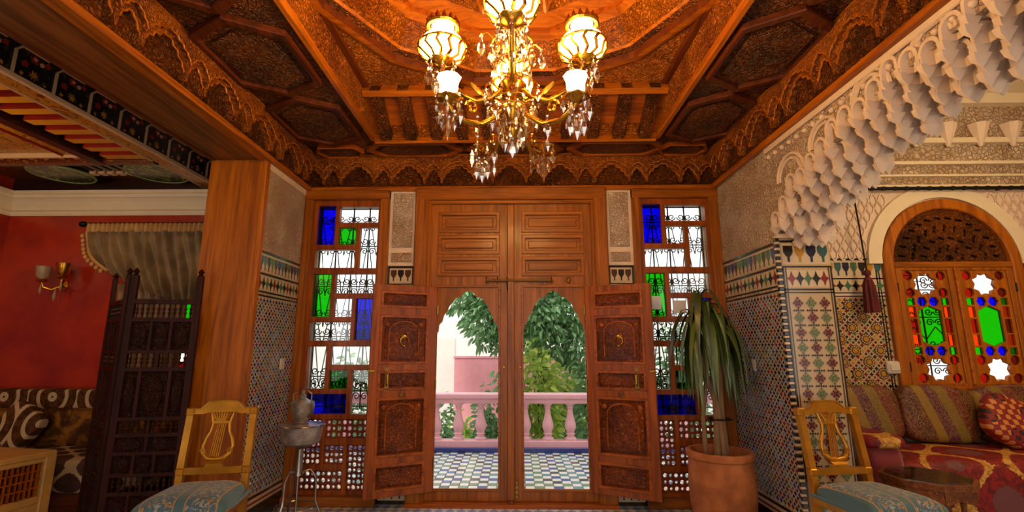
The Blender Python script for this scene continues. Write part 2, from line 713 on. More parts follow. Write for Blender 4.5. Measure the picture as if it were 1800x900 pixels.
def dado(P, a0, a1, parent, seed, n_cup, pitch=0.05):
    cols = ['blue', 'teal', 'black', 'green', 'brown']
    for b0, b1 in ((2.055, 2.075), (1.885, 1.90), (1.745, 1.757), (1.715, 1.727)):
        line_band('dark_border', P, a0, a1, b0, b1, 'tile_black', parent)
    cup_band(P, a0, a1, 1.905, 2.05, n_cup, parent, cols)
    knot_band(P, a0, a1, 1.76, 1.88, n_cup, parent)
    zellige('zellige_field', P, a0, a1, 0.22, 1.71, pitch, parent, ['navy', 'red', 'blue', 'navy', 'green', 'sky', 'red', 'blue'], seed)
    for b0, b1, c in ((0.19, 0.21, 'tile_black'), (0.15, 0.165, 'tile_red'), (0.0, 0.13, 'tile_black')):
        line_band('dark_border', P, a0, a1, b0, b1, c, parent)
    line_band('white_border', P, a0, a1, 0.13, 0.19, 'tile_white', parent, 0.002)


# left wall stub with its wooden post
wl = MB().box(-2.44, XL, 3.64, YB, 0, ZF).build('wall_left', 'stucco_fine')
struct(wl, 'short left wall of stucco above patterned zellige beside the window', 'wall')
dado(XN(XL), 3.64, 4.39, wl, 1, 13)
MB().box(-2.455, -1.995, 3.60, 3.64, 0, ZF, ch=0.006).build('post_face', 'wood_pillar', wl)
MB().box(-2.46, XL + 0.03, 3.585, 3.66, 0, 0.12, ch=0.006).build('post_foot', 'wood_pillar', wl)
MB().box(-2.02, -1.985, 3.585, 3.65, 0, ZF, ch=0.008).build('post_edge', 'wood_pillar', wl)
MB().box(XL, XL + 0.012, 3.66, YB, 2.74, ZF, ch=0.004).build('stucco_border', 'plaster', wl)

# right wall stub and its tiled jamb
XJ = 2.28
wr = MB().box(XR, XJ, 3.45, YB, 0, ZF).build('wall_right', 'stucco_fine')
struct(wr, 'short right wall of stucco above zellige with a tiled jamb end', 'wall')
dado(XP(XR), 3.46, 4.39, wr, 2, 14)
PJ = YP(3.45)
line_band('stucco_cap', PJ, XR, XJ, 2.10, 2.13, 'plaster', wr, 0.03)
chk0 = MB().box(XR - 0.012, XR + 0.024, 3.438, 3.46, 0.05, 0.076, ch=0.005).build('corner_check', 'tile_black', wr)
chk1 = MB().box(XR - 0.012, XR + 0.024, 3.438, 3.46, 0.05, 0.068, ch=0.004).build('corner_check', 'tile_white', wr)
for i in range(45):
    z = 0.063 + (i + 1) * 0.045
    dup(chk0, wr, (XR + 0.006, 3.449, z))
    dup(chk1, wr, (XR + 0.006, 3.449, z + 0.0225))
jm = MB().box(XR + 0.03, XJ, 0.0, 2.10, 0.0, 0.0008, M4=PJ).build('jamb_ground', 'tile_sand', wr)
for b0, b1 in ((2.07, 2.085), (1.885, 1.897), (1.72, 1.732), (1.70, 1.708)):
    line_band('dark_border', PJ, XR + 0.03, XJ, b0, b1, 'tile_black', wr)
for a0, a1 in ((XR + 0.03, XR + 0.04), (XR + 0.05, XR + 0.056), (XJ - 0.01, XJ), (XJ - 0.026, XJ - 0.02)):
    line_band('dark_border', PJ, a0, a1, 0.05, 1.885, 'tile_black' if a0 < XR + .045 or a0 > XJ - .015 else 'tile_brown', wr)
cup_band(PJ, XR + 0.04, XJ - 0.01, 1.91, 2.06, 4, wr, ['black', 'ochre', 'navy', 'teal'])
knot_band(PJ, XR + 0.06, XJ - 0.03, 1.745, 1.865, 5, wr)


def rosette_mesh(ca, cb, w, h, col, P):
    """lozenge flower: one upright lozenge inside a ring of eight small ones"""
    b = MB()
    b.prism(ngon(ca, cb, w * 0.16, 4, 0, h * 0.18), 0.002, 0.006, P, 0)
    for k in range(8):
        t = pi / 4 * k
        rx, ry = (w * 0.30, h * 0.33) if k % 2 == 0 else (w * 0.21, h * 0.215)
        b.prism(ngon(ca + rx * cos(t), cb + ry * sin(t), w * 0.10, 4, 0, h * 0.115), 0.002, 0.0055, P, 0)
    return b


src = {}
ja0, ja1, jb0, jb1 = XR + 0.065, XJ - 0.032, 0.12, 1.68
nx, nz = 3, 15
wj, hj = (ja1 - ja0) / nx, (jb1 - jb0) / nz
for j in range(nz):
    for i in range(nx):
        col = 'wine' if (i + j) % 2 == 0 else 'sage'
        ca, cb = ja0 + (i + 0.5) * wj, jb0 + (j + 0.5) * hj
        if col not in src:
            src[col] = rosette_mesh(ca, cb, wj, hj, col, PJ).build('rosette_tile', 'tile_' + col, wr)
        else:
            dup(src[col], wr, PJ @ Vector((ca, cb, 0.004)))
        if j < nz - 1:
            if 'x' not in src:
                b = MB()
                for dx, dz in ((0, 0), (0.17, 0), (-0.17, 0), (0, 0.17), (0, -0.17), (0.34, 0.0), (-.34, 0.0)):
                    b.prism(ngon(ca + wj * dx, cb + hj * (0.5 + dz), wj * 0.075, 4, 0, hj * 0.075), 0.002, 0.005, PJ)
                src['x'] = b.build('filler_tile', 'tile_black', wr)
            else:
                dup(src['x'], wr, PJ @ Vector((ca, cb + hj / 2, 0.0035)))

# ------------------------------------------------------------------ carved friezes under the ceiling
ARC = [(0, .70), (.07, .70), (.10, .60), (.17, .58), (.19, .47), (.25, .44), (.27, .33), (.30, .30), (.33, .10), (.36, .30), (.39, .33), (.41, .46), (.45, .50), (.47, .56), (.5, .58)]
ARC = ARC + [(1 - x, y) for x, y in ARC[-2::-1]]


def frieze(name, P, a0, a1, n, label, mouldmat):
    fr = MB().box(a0, a1, ZF + 0.02, ZC, 0, 0.012, M4=P).build(name, 'carved_dark')  # darker wood stands in for shade in the recess behind the arches
    struct(fr, label, 'frieze')
    MB().box(a0, a1, ZF - 0.02, ZF + 0.025, 0, 0.05, ch=0.008, M4=P).build('lower_moulding', mouldmat, fr)
    MB().box(a0, a1, ZC - 0.03, ZC, 0, 0.085, ch=0.008, M4=P).build('upper_moulding', mouldmat, fr)
    w, h = (a1 - a0) / n, ZC - ZF - 0.05
    src_ = None
    for i in range(n):
        s = a0 + i * w
        if src_ is None:
            b = MB()
            b.prism([(s + x * w, ZF + 0.025 + y * h) for x, y in ARC] + [(s + w, ZC - 0.02), (s, ZC - 0.02)], 0.01, 0.055, P)
            b.prism([(s + x * w, ZF + 0.025 + min(1, y * 0.62 + 0.36) * h) for x, y in ARC] + [(s + w, ZC - 0.02), (s, ZC - 0.02)], 0.055, 0.085, P)
            for u in (0.33, 0.67):      # hanging drop with its little cap
                b.prism(ngon(s + u * w, ZF + 0.025 + 0.22 * h, 0.03 * w, 6, 0, 0.17 * h), 0.03, 0.068, P)
                b.prism(ngon(s + u * w, ZF + 0.025 + 0.44 * h, 0.045 * w, 6, 0, 0.06 * h), 0.03, 0.072, P)
            for dd_, k_ in ((0.055, 0), (0.085, 1)):      # raised lath along the scalloped edge
                b.tube([P @ Vector((s + x * w, ZF + 0.025 + (min(1, y * 0.62 + 0.36) if k_ else y) * h, dd_)) for x, y in ARC], 0.006, 5, mi=1)
            src_ = b.build('pendant_arch', ['carved_frieze', mouldmat], fr)
            c0 = wloc(src_)
        else:
            d = (P.to_3x3() @ Vector((i * w, 0, 0)))
            dup(src_, fr, c0 + d)
    return fr


frieze('trim_1', YP(YB), XL, XR, 8, 'carved wooden frieze of pendant arches above the double door', 'wood_moulding_x')
frieze('trim_2', XN(XL), -1.2, 4.4, 11, 'carved wooden frieze of pendant arches along the left beam', 'wood_moulding_y')
frieze('trim_3', XP(XR), -1.2, 4.4, 11, 'carved wooden frieze of pendant arches above the white stucco arch', 'wood_moulding_y')

# beam between hall and salon
bmr = MB().box(-2.44, XL + 0.0, -1.2, 3.62, ZF, 3.3, ch=0.004).build('ceiling_beam', 'wood_beam')
struct(bmr, 'broad smooth wooden beam on the left post, dividing hall and salon', 'beam')
MB().box(-2.06, XL + 0.055, -1.2, 3.66, ZF - 0.012, ZF + 0.02, ch=0.006).build('edge_moulding', 'wood_moulding_y', bmr)
MB().box(-2.455, -2.42, -1.2, 3.62, ZF - 0.012, ZF + 0.02, ch=0.006).build('edge_moulding', 'wood_dark_y', bmr)

# ------------------------------------------------------------------ the coffered ceiling
CX, CY = 0.0, 2.26
hx, y0c, y1c = 1.25, 0.66, 3.94
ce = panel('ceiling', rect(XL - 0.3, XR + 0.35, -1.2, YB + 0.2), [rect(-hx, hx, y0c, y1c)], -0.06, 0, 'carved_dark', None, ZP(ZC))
struct(ce, 'carved dark wood ceiling with a deep twelve sided dome over the chandelier', 'ceiling')
MB().box(XL - 0.3, XR + 0.35, -1.2, YB + 0.2, 4.6, 4.66).build('roof_slab', 'wood_dark_x', ce)
MB().box(XL - 0.3, XR + 0.35, -1.2, -1.14, 3.2, 4.66).build('roof_slab', 'wood_dark_x', ce)
MB().box(XL - 0.3, XR + 0.35, YB + 0.14, YB + 0.2, 3.2, 4.66).build('roof_slab', 'wood_dark_x', ce)
MB().box(XL - 0.36, XL - 0.3, -1.2, YB + 0.2, 3.2, 4.66).build('roof_slab', 'wood_dark_y', ce)
MB().box(XR + 0.35, XR + 0.41, -1.2, YB + 0.2, 3.2, 4.66).build('roof_slab', 'wood_dark_y', ce)
# bright moulding round the coffer
for x0, x1, y0, y1, mt in ((-hx - 0.03, -hx + 0.02, y0c, y1c, 'wood_moulding_y'), (hx - 0.02, hx + 0.03, y0c, y1c, 'wood_moulding_y'),
                           (-hx - 0.03, hx + 0.03, y1c - 0.02, y1c + 0.035, 'wood_moulding_x'), (-hx - 0.03, hx + 0.03, y0c - 0.035, y0c + 0.02, 'wood_moulding_x')):
    MB().box(x0, x1, y0, y1, ZC - 0.03, ZC + 0.02, ch=0.01).build('coffer_moulding', mt, ce)
ZR = 3.40
# side bands of the coffer
for s in (-1, 1):
    b = MB().add([(s * (hx), y0c, ZC), (s * hx, y1c, ZC), (s * 1.22, y1c, ZR), (s * 1.22, y0c, ZR), (s * (hx + .04), y0c, ZC), (s * (hx + .04), y1c, ZC), (s * (hx + .04), y1c, ZR), (s * (hx + .04), y0c, ZR)],
                 [(0, 1, 2, 3), (4, 5, 6, 7), (0, 1, 5, 4), (2, 3, 7, 6), (1, 2, 6, 5), (0, 3, 7, 4)])
    b.build('coffer_side', 'carved_orange', ce)
    MB().box(s * 1.17, s * 1.23, 1.08, 3.52, ZR - 0.025, ZR + 0.01, ch=0.01).build('coffer_moulding', 'wood_dark_y', ce)
# sloping ribbed strips before and behind
for sgn, ya, yb in ((1, y1c, 3.52), (-1, y0c, 1.08)):
    b = MB().add([(-hx, ya, ZC), (hx, ya, ZC), (hx, yb, ZR), (-hx, yb, ZR), (-hx, ya, ZC + 0.05), (hx, ya, ZC + 0.05), (hx, yb, ZR + 0.05), (-hx, yb, ZR + 0.05)],
                 [(0, 1, 2, 3), (4, 5, 6, 7), (0, 1, 5, 4), (2, 3, 7, 6), (1, 2, 6, 5), (0, 3, 7, 4)])
    b.build('ribbed_slope', 'wood_red_x', ce)
    dy, dz = yb - ya, ZR - ZC
    L_ = sqrt(dy * dy + dz * dz)
    # local: a = x, b = up the slope, depth = down and out of the slope
    n_out = Vector((0, -dz * (1 if sgn > 0 else -1), -abs(dy))).normalized()
    T = Matrix(((1, 0, n_out.x, 0), (0, dy / L_, n_out.y, ya), (0, dz / L_, n_out.z, ZC), (0, 0, 0, 1)))
    rib = tile = None
    for i in range(11):
        x = -1.12 + i * 0.224
        if rib is None:
            rib = MB().prism([(x - 0.045, 0.0), (x + 0.045, 0.0), (x + 0.045, L_), (x - 0.045, L_)], 0.0, 0.075, T).build('rib', 'carved_dark', ce)
            r0 = wloc(rib)
        else:
            dup(rib, ce, r0 + Vector((i * 0.224, 0, 0)))
        if i < 10:
            if tile is None:
                tile = MB().prism(rect(x + 0.062, x + 0.165, 0.015, 0.12), 0.0, 0.03, T).build('rib_block', 'carved_orange', ce)
                t0 = wloc(tile)
            else:
                dup(tile, ce, t0 + Vector((i * 0.224, 0, 0)))
    for b0, b1, d in ((-0.01, 0.012, 0.085), (L_ - 0.05, L_, 0.085)):
        MB().prism(rect(-1.22, 1.22, b0, b1), 0.0, d, T).build('coffer_moulding', 'wood_moulding_x', ce)


def dodec(r, z, a0=pi / 12, n=12):
    return [Vector((CX + r * cos(a0 + 2 * pi * i / n), CY + r * sin(a0 + 2 * pi * i / n), z)) for i in range(n)]


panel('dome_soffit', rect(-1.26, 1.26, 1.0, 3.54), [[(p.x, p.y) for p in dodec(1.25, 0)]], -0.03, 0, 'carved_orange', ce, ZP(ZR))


def ring(name, r0, z0, r1, z1, mat, each=False, thick=0.04):
    A, B = dodec(r0, z0), dodec(r1, z1)
    A2, B2 = dodec(r0 + thick, z0 + 0.01), dodec(r1 + thick, z1 + thick)
    b = MB()
    for i in range(12):
        j = (i + 1) % 12
        if each:
            b = MB()
        b.add([A[i], A[j], B[j], B[i], A2[i], A2[j], B2[j], B2[i]], [(0, 1, 2, 3), (4, 5, 6, 7), (0, 1, 5, 4), (3, 2, 6, 7), (0, 3, 7, 4), (1, 2, 6, 5)])
        if each:
            b.build(name, mat, ce)
    if not each:
        b.build(name, mat, ce)


ring('dome_moulding', 1.27, ZR - 0.03, 1.22, ZR - 0.035, 'wood_moulding_x', thick=0.03)
ring('dome_moulding', 1.22, ZR - 0.035, 1.21, ZR + 0.01, 'wood_dark_x')
ring('frieze_panel', 1.21, ZR + 0.01, 1.17, ZR + 0.03, 'carved_dark', each=True)
ring('dome_moulding', 1.17, ZR + 0.03, 1.155, ZR + 0.045, 'wood_moulding_x')
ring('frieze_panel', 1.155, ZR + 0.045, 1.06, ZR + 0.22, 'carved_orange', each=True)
ring('dome_moulding', 1.06, ZR + 0.22, 1.01, ZR + 0.25, 'wood_moulding_x')
ring('dome_moulding', 1.01, ZR + 0.25, 1.0, ZR + 0.29, 'wood_red_x')
ring('dome_moulding', 1.0, ZR + 0.29, 0.90, ZR + 0.34, 'wood_moulding_x')
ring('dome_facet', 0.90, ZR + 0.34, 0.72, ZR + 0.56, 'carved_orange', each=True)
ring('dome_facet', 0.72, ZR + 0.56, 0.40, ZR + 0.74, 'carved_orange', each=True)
ring('dome_facet', 0.40, ZR + 0.74, 0.10, ZR + 0.82, 'carved_dark', each=True)
b = MB().lathe([(0.001, ZR + 0.80), (0.11, ZR + 0.81), (0.13, ZR + 0.84), (0.13, ZR + 0.87)], 12, (CX, CY, 0)).build('dome_boss', 'carved_orange', ce)
for A, B in ((dodec(0.90, ZR + 0.34), dodec(0.72, ZR + 0.56)), (dodec(0.72, ZR + 0.56), dodec(0.40, ZR + 0.74))):
    for i in range(12):
        j = (i + 1) % 12
        mid = (B[i] + B[j]) / 2
        # interlacing strap work: raised laths along the folds and to a point in every facet
        MB().tube([A[i], B[i]], 0.018, 6).build('strap', 'wood_moulding_y', ce)
        MB().tube([A[i], mid], 0.014, 6).build('strap', 'wood_moulding_y', ce)
        MB().tube([A[j], mid], 0.014, 6).build('strap', 'wood_moulding_y', ce)

# raised hexagonal panels on the flat border of the ceiling


def hexpanel(cx, cy, lx, ly, along):
    if along == 'y':
        p = [(cx - lx, cy - ly * 0.62), (cx, cy - ly), (cx + lx, cy - ly * 0.62), (cx + lx, cy + ly * 0.62), (cx, cy + ly), (cx - lx, cy + ly * 0.62)]
    else:
        p = [(cx - lx * 0.72, cy - ly), (cx + lx * 0.72, cy - ly), (cx + lx, cy), (cx + lx * 0.72, cy + ly), (cx - lx * 0.72, cy + ly), (cx - lx, cy)]
    q = [(cx + (x - cx) * 0.86, cy + (y - cy) * 0.86) for x, y in p]
    fr = panel('hexagon_frame', p, [q], 0, 0.045, 'wood_red_x' if along == 'x' else 'wood_dark_y', ce, ZP(ZC), 0.006)
    MB().prism(q, 0.0, 0.02, ZP(ZC)).build('hexagon_panel', 'carved_dark', ce)
    MB().prism([(cx + (x - cx) * 0.7, cy + (y - cy) * 0.7) for x, y in p], 0.02, 0.034, ZP(ZC)).build('hexagon_panel', 'carved_dark', ce)


for cyp in (3.62, 2.74, 1.86, 0.98, 0.10):
    hexpanel(-1.625, cyp, 0.29, 0.43, 'y')
    hexpanel(1.575, cyp, 0.27, 0.43, 'y')
for cxp in (-0.93, 0.0, 0.93):
    hexpanel(cxp, 4.16, 0.45, 0.145, 'x')
for cxp in (-1.64, 1.56):
    hexpanel(cxp, 4.20, 0.23, 0.12, 'x')
for cxp in (-0.83, 0.0, 0.83):
    hexpanel(cxp, 0.30, 0.40, 0.22, 'x')

# ------------------------------------------------------------------ windows of the back wall
C0, C1, C2 = (0.085, 0.255), (0.295, 0.46), (0.50, 0.665)
CELLS = [('b', C0, C0, 2.27, 2.65), ('c', C1, C2, 2.485, 2.64), ('g', C1, C1, 2.27, 2.435), ('c', C2, C2, 2.045, 2.435), ('c', C0, C1, 2.05, 2.22),
         ('g', C0, C0, 1.595, 1.99), ('c', C1, C2, 1.81, 1.99), ('c', C1, C1, 1.595, 1.76), ('b', C2, C2, 1.385, 1.76), ('c', C0, C1, 1.38, 1.545),
         ('c', C0, C0, 0.955, 1.325), ('c', C1, C2, 1.165, 1.325), ('g', C1, C1, 0.955, 1.115), ('c', C2, C2, 0.74, 1.115), ('b', C0, C1, 0.74, 0.91),
         ('l', C0, C0, 0.32, 0.695), ('l', C1, C2, 0.54, 0.695), ('l', C1, C1, 0.325, 0.48), ('l', C2, C2, 0.11, 0.48), ('l', C0, C1, 0.11, 0.27)]


def spiral(cx, cz, r, turns, a0, sgn, y, n=18):
    return [(cx + sgn * r * (1 - 0.8 * i / n) * cos(a0 + turns * 2 * pi * i / n), y, cz + r * (1 - 0.8 * i / n) * sin(a0 + turns * 2 * pi * i / n)) for i in range(n + 1)]


SCROLL = None


def grille(label, xa, xb, za, zb, y, rows, nv=4):
    """black wrought iron grille: bars, rails and scrolls"""
    global SCROLL
    t = thing('window_grille', label, 'grille', ((xa + xb) / 2, y, za), 'wrought iron window grilles')
    for i in range(nv + 1):
        x = xa + (xb - xa) * i / nv
        MB().tube([(x, y, za), (x, y, zb)], 0.0075, 6).build('bar', 'iron', t)
    for z in [za + 0.02, zb - 0.02] + [r for r in rows]:
        MB().tube([(xa, y, z), (xb, y, z)], 0.006, 6).build('rail', 'iron', t)
    w = (xb - xa) / nv
    for z in rows:
        for i in range(nv):
            x = xa + (i + 0.5) * w
            for s in (-1, 1):
                for q in (-1, 1):
                    if SCROLL is None:
                        SCROLL = MB().tube(spiral(x + 0.037, z + 0.045, 0.036, 1.35, pi, 1, y), 0.0055, 5).build('scroll', 'iron', t)
                    else:
                        dup(SCROLL, t, (x + s * 0.037, y, z + q * 0.045), scale=(s, 1, q))
    for k in range(len(rows) - 1):
        z0, z1 = rows[k] + 0.09, rows[k + 1] - 0.09
        for i in range(nv):
            x = xa + i * w
            MB().tube([(x, y, z0), (x + w / 2, y, z1)], 0.005, 5).build('brace', 'iron', t)
            MB().tube([(x + w, y, z0), (x + w / 2, y, z1)], 0.005, 5).build('brace', 'iron', t)
    return t


def hall_window(name, x0, casing, label, second_green):
    t = thing(name, label, 'window', (x0 + 0.36, YB, 0), kind='structure')
    holes = [rect(x0 + a[0], x0 + b_[1], z0, z1) for k, a, b_, z0, z1 in CELLS]
    panel('window_frame', rect(x0 + 0.02, x0 + 0.70, 0.06, 2.71), holes, -0.03, 0.03, 'wood_red_z', t, YP(YB), 0.004)
    # moulded casing round the frame
    ca, cb = casing
    MB().box(ca, x0 + 0.045, 4.33, 4.40, 0.0, 2.79, ch=0.008).build('casing', 'wood_z', t)
    MB().box(x0 + 0.69, cb, 4.33, 4.40, 0.0, 2.79, ch=0.008).build('casing', 'wood_z', t)
    MB().box(ca, cb, 4.32, 4.40, 2.70, 2.79, ch=0.008).build('casing', 'wood_x', t)
    MB().box(ca, cb, 4.30, 4.40, 0.0, 0.075, ch=0.008).build('casing', 'wood_x', t)
    for n, (k, a, b_, z0, z1) in enumerate(CELLS):
        xa, xb = x0 + a[0], x0 + b_[1]
        if n == 2 and not second_green:
            k = 'c'
        if k == 'l':
            p = 0.046
            nx_, nz_ = max(2, round((xb - xa) / p)), max(2, round((z1 - z0) / p))
            hs = []
            for i in range(nx_):
                for j in range(nz_):
                    cx_, cz_ = xa + (i + 0.5) * (xb - xa) / nx_, z0 + (j + 0.5) * (z1 - z0) / nz_
                    hs.append(ngon(cx_, cz_, 0.0185 if (i + j) % 2 else 0.013, 8, pi / 8))
            panel('turned_lattice', rect(xa, xb, z0, z1), hs, -0.008, 0.012, 'wood_lattice', t, YP(YB))
        else:
            pn = MB().box(xa - 0.004, xb + 0.004, 4.405, 4.409, z0 - 0.004, z1 + 0.004).build('pane', {'b': 'glass_blue', 'g': 'glass_green', 'c': 'glass_clear'}[k], t)
            pn['label'] = {'b': 'deep blue glass pane', 'g': 'bright green glass pane', 'c': 'clear glass pane'}[k]
    return t


hall_window('window_1', -1.965, (-2.0, -1.19), 'tall wooden window of blue, green and clear panes left of the door', True)
hall_window('window_2', 1.12, (1.10, 1.9), 'tall wooden window of blue, green and clear panes behind the potted plant', False)
grille('wrought iron scroll grille outside the tall window left of the door', -1.93, -1.29, 0.76, 2.70, 4.60, [2.53, 2.30, 1.90, 1.60, 1.42, 1.05, 0.92])
grille('wrought iron scroll grille outside the tall window right of the door', 1.19, 1.83, 0.76, 2.70, 4.60, [2.53, 2.30, 1.90, 1.60, 1.42, 1.05, 0.92])
plain('paper', '#d6d4da', 0.7)
tag(MB().box(1.44, 1.56, 4.398, 4.4005, 1.62, 1.74).build('paper_notice', 'paper'), 'small pale paper notice stuck on a clear pane behind the plant', 'notice')
tag(MB().box(1.245, 1.335, 4.398, 4.4005, 1.66, 1.78).build('paper_notice', 'paper'), 'small pale paper notice stuck on a green pane by the right shutter', 'notice')

# stucco and tile strips either side of the door
for nm, a0, a1, lab in (('trim_4', -1.19, -0.94, 'narrow strip of carved stucco over tiles left of the door'), ('trim_5', 0.86, 1.10, 'narrow strip of carved stucco over tiles right of the door')):
    t = MB().box(a0, a1, 4.385, 4.40, 2.07, 2.80).build(nm, 'plaster')
    struct(t, lab, 'wall strip')
    MB().box(a0 + 0.03, a1 - 0.03, 4.37, 4.385, 2.24, 2.77, ch=0.004).build('stucco_panel', 'stucco_fine', t)
    MB().box(a0 + 0.03, a1 - 0.03, 4.37, 4.385, 2.10, 2.19, ch=0.004).build('stucco_panel', 'stucco_fine', t)
    P = YP(4.39)
    MB().box(a0, a1, 4.3915, 4.40, 0, 2.07).build('tile_ground', 'tile_white', t)
    for b0, b1 in ((2.045, 2.065), (1.89, 1.90), (0.0, 0.03), (0.14, 0.155)):
        line_band('dark_border', P, a0, a1, b0, b1, 'tile_black', t)
    for c0 in (a0, a1 - 0.02):
        line_band('dark_border', P, c0, c0 + 0.02, 1.90, 2.05, 'tile_black', t)
    cup_band(P, a0 + 0.025, a1 - 0.025, 1.91, 2.04, 3, t, ['brown', 'black', 'brown'])
    cup_band(P, a0 + 0.025, a1 - 0.025, 0.035, 0.135, 3, t, ['navy'])
    zellige('zellige_field', P, a0, a1, 0.16, 1.885, 0.042, t, ['navy', 'red', 'blue', 'green'], 4)

# ------------------------------------------------------------------ the double door
door = thing('door_1', 'tall carved wooden double door with two open arched wickets', 'door', (-0.04, YB, 0), kind='structure')
DC = -0.04
for s in (-1, 1):
    MB().box(DC + s * 0.77, DC + s * 0.90, 4.32, 4.43, 0, 2.80, ch=0.012).build('door_casing', 'wood_z', door)
    MB().box(DC + s * 0.745, DC + s * 0.785, 4.345, 4.43, 0.0, 2.72, ch=0.01).build('casing_bead', 'wood_z', door)
MB().box(DC - 0.90, DC + 0.90, 4.315, 4.43, 2.69, 2.81, ch=0.012).build('door_head', 'wood_x', door)
MB().box(DC - 0.785, DC + 0.785, 4.34, 4.43, 2.655, 2.69, ch=0.008).build('casing_bead', 'wood_x', door)
MB().box(DC - 0.90, DC + 0.90, 4.29, 4.62, -0.005, 0.03, ch=0.006).build('door_sill', 'wood_red_x', door)
HALF = [(0, 1.835), (.10, 1.82), (.20, 1.805), (.24, 1.775), (.40, 1.77), (.48, 1.74), (.60, 1.705), (.66, 1.655), (.78, 1.605), (.83, 1.55), (.93, 1.52), (.95, 1.46), (1.0, 1.44)]
for s in (-1, 1):
    xo = lambda u: DC + s * u
    xs = sorted((xo(0.01), xo(0.755)))
    hs = sorted((xo(0.105), xo(0.675)))
    uh = [rect(*sorted((xo(0.115), xo(0.67))), z0, z1) for z0, z1 in ((2.39, 2.57), (2.185, 2.345), (1.975, 2.135))]
    leaf = panel('leaf', rect(xs[0], xs[1], 0.03, 2.665), [rect(hs[0], hs[1], 0.125, 1.87)] + uh, -0.035, 0.0, 'wood_z', door, YP(4.38), 0.004)
    for z0, z1 in ((2.39, 2.57), (2.185, 2.345), (1.975, 2.135)):
        xa, xb = sorted((xo(0.115), xo(0.67)))
        panel('panel_moulding', rect(xa - 0.012, xb + 0.012, z0 - 0.012, z1 + 0.012), [rect(xa + 0.022, xb - 0.022, z0 + 0.022, z1 - 0.022)], -0.01, 0.012, 'wood_x', leaf, YP(4.38), 0.005)
        MB().box(xa, xb, 4.395, 4.405, z0, z1).build('raised_panel', 'wood_x', leaf)
        MB().box(xa + 0.05, xb - 0.05, 4.385, 4.40, z0 + 0.045, z1 - 0.045, ch=0.008).build('raised_panel', 'wood_x', leaf)
    # scalloped arch board in the top of the wicket
    cxo, hw = (hs[0] + hs[1]) / 2, (hs[1] - hs[0]) / 2
    pts = [(cxo - u * hw, z) for u, z in HALF[::-1]] + [(cxo + u * hw, z) for u, z in HALF[1:]]
    MB().prism(pts + [(hs[1], 1.87), (hs[0], 1.87)], -0.03, -0.008, YP(4.38)).build('scalloped_arch', 'wood_z', leaf)
    panel('wicket_bead', rect(hs[0] - 0.012, hs[1] + 0.012, 0.113, 1.882), [rect(hs[0] + 0.008, hs[1] - 0.008, 0.133, 1.862)], 0.0, 0.012, 'wood_x', leaf, YP(4.38), 0.003)
MB().box(DC - 0.035, DC + 0.035, 4.352, 4.38, 0.04, 2.65, ch=0.01).build('meeting_stile', 'wood_z', door)


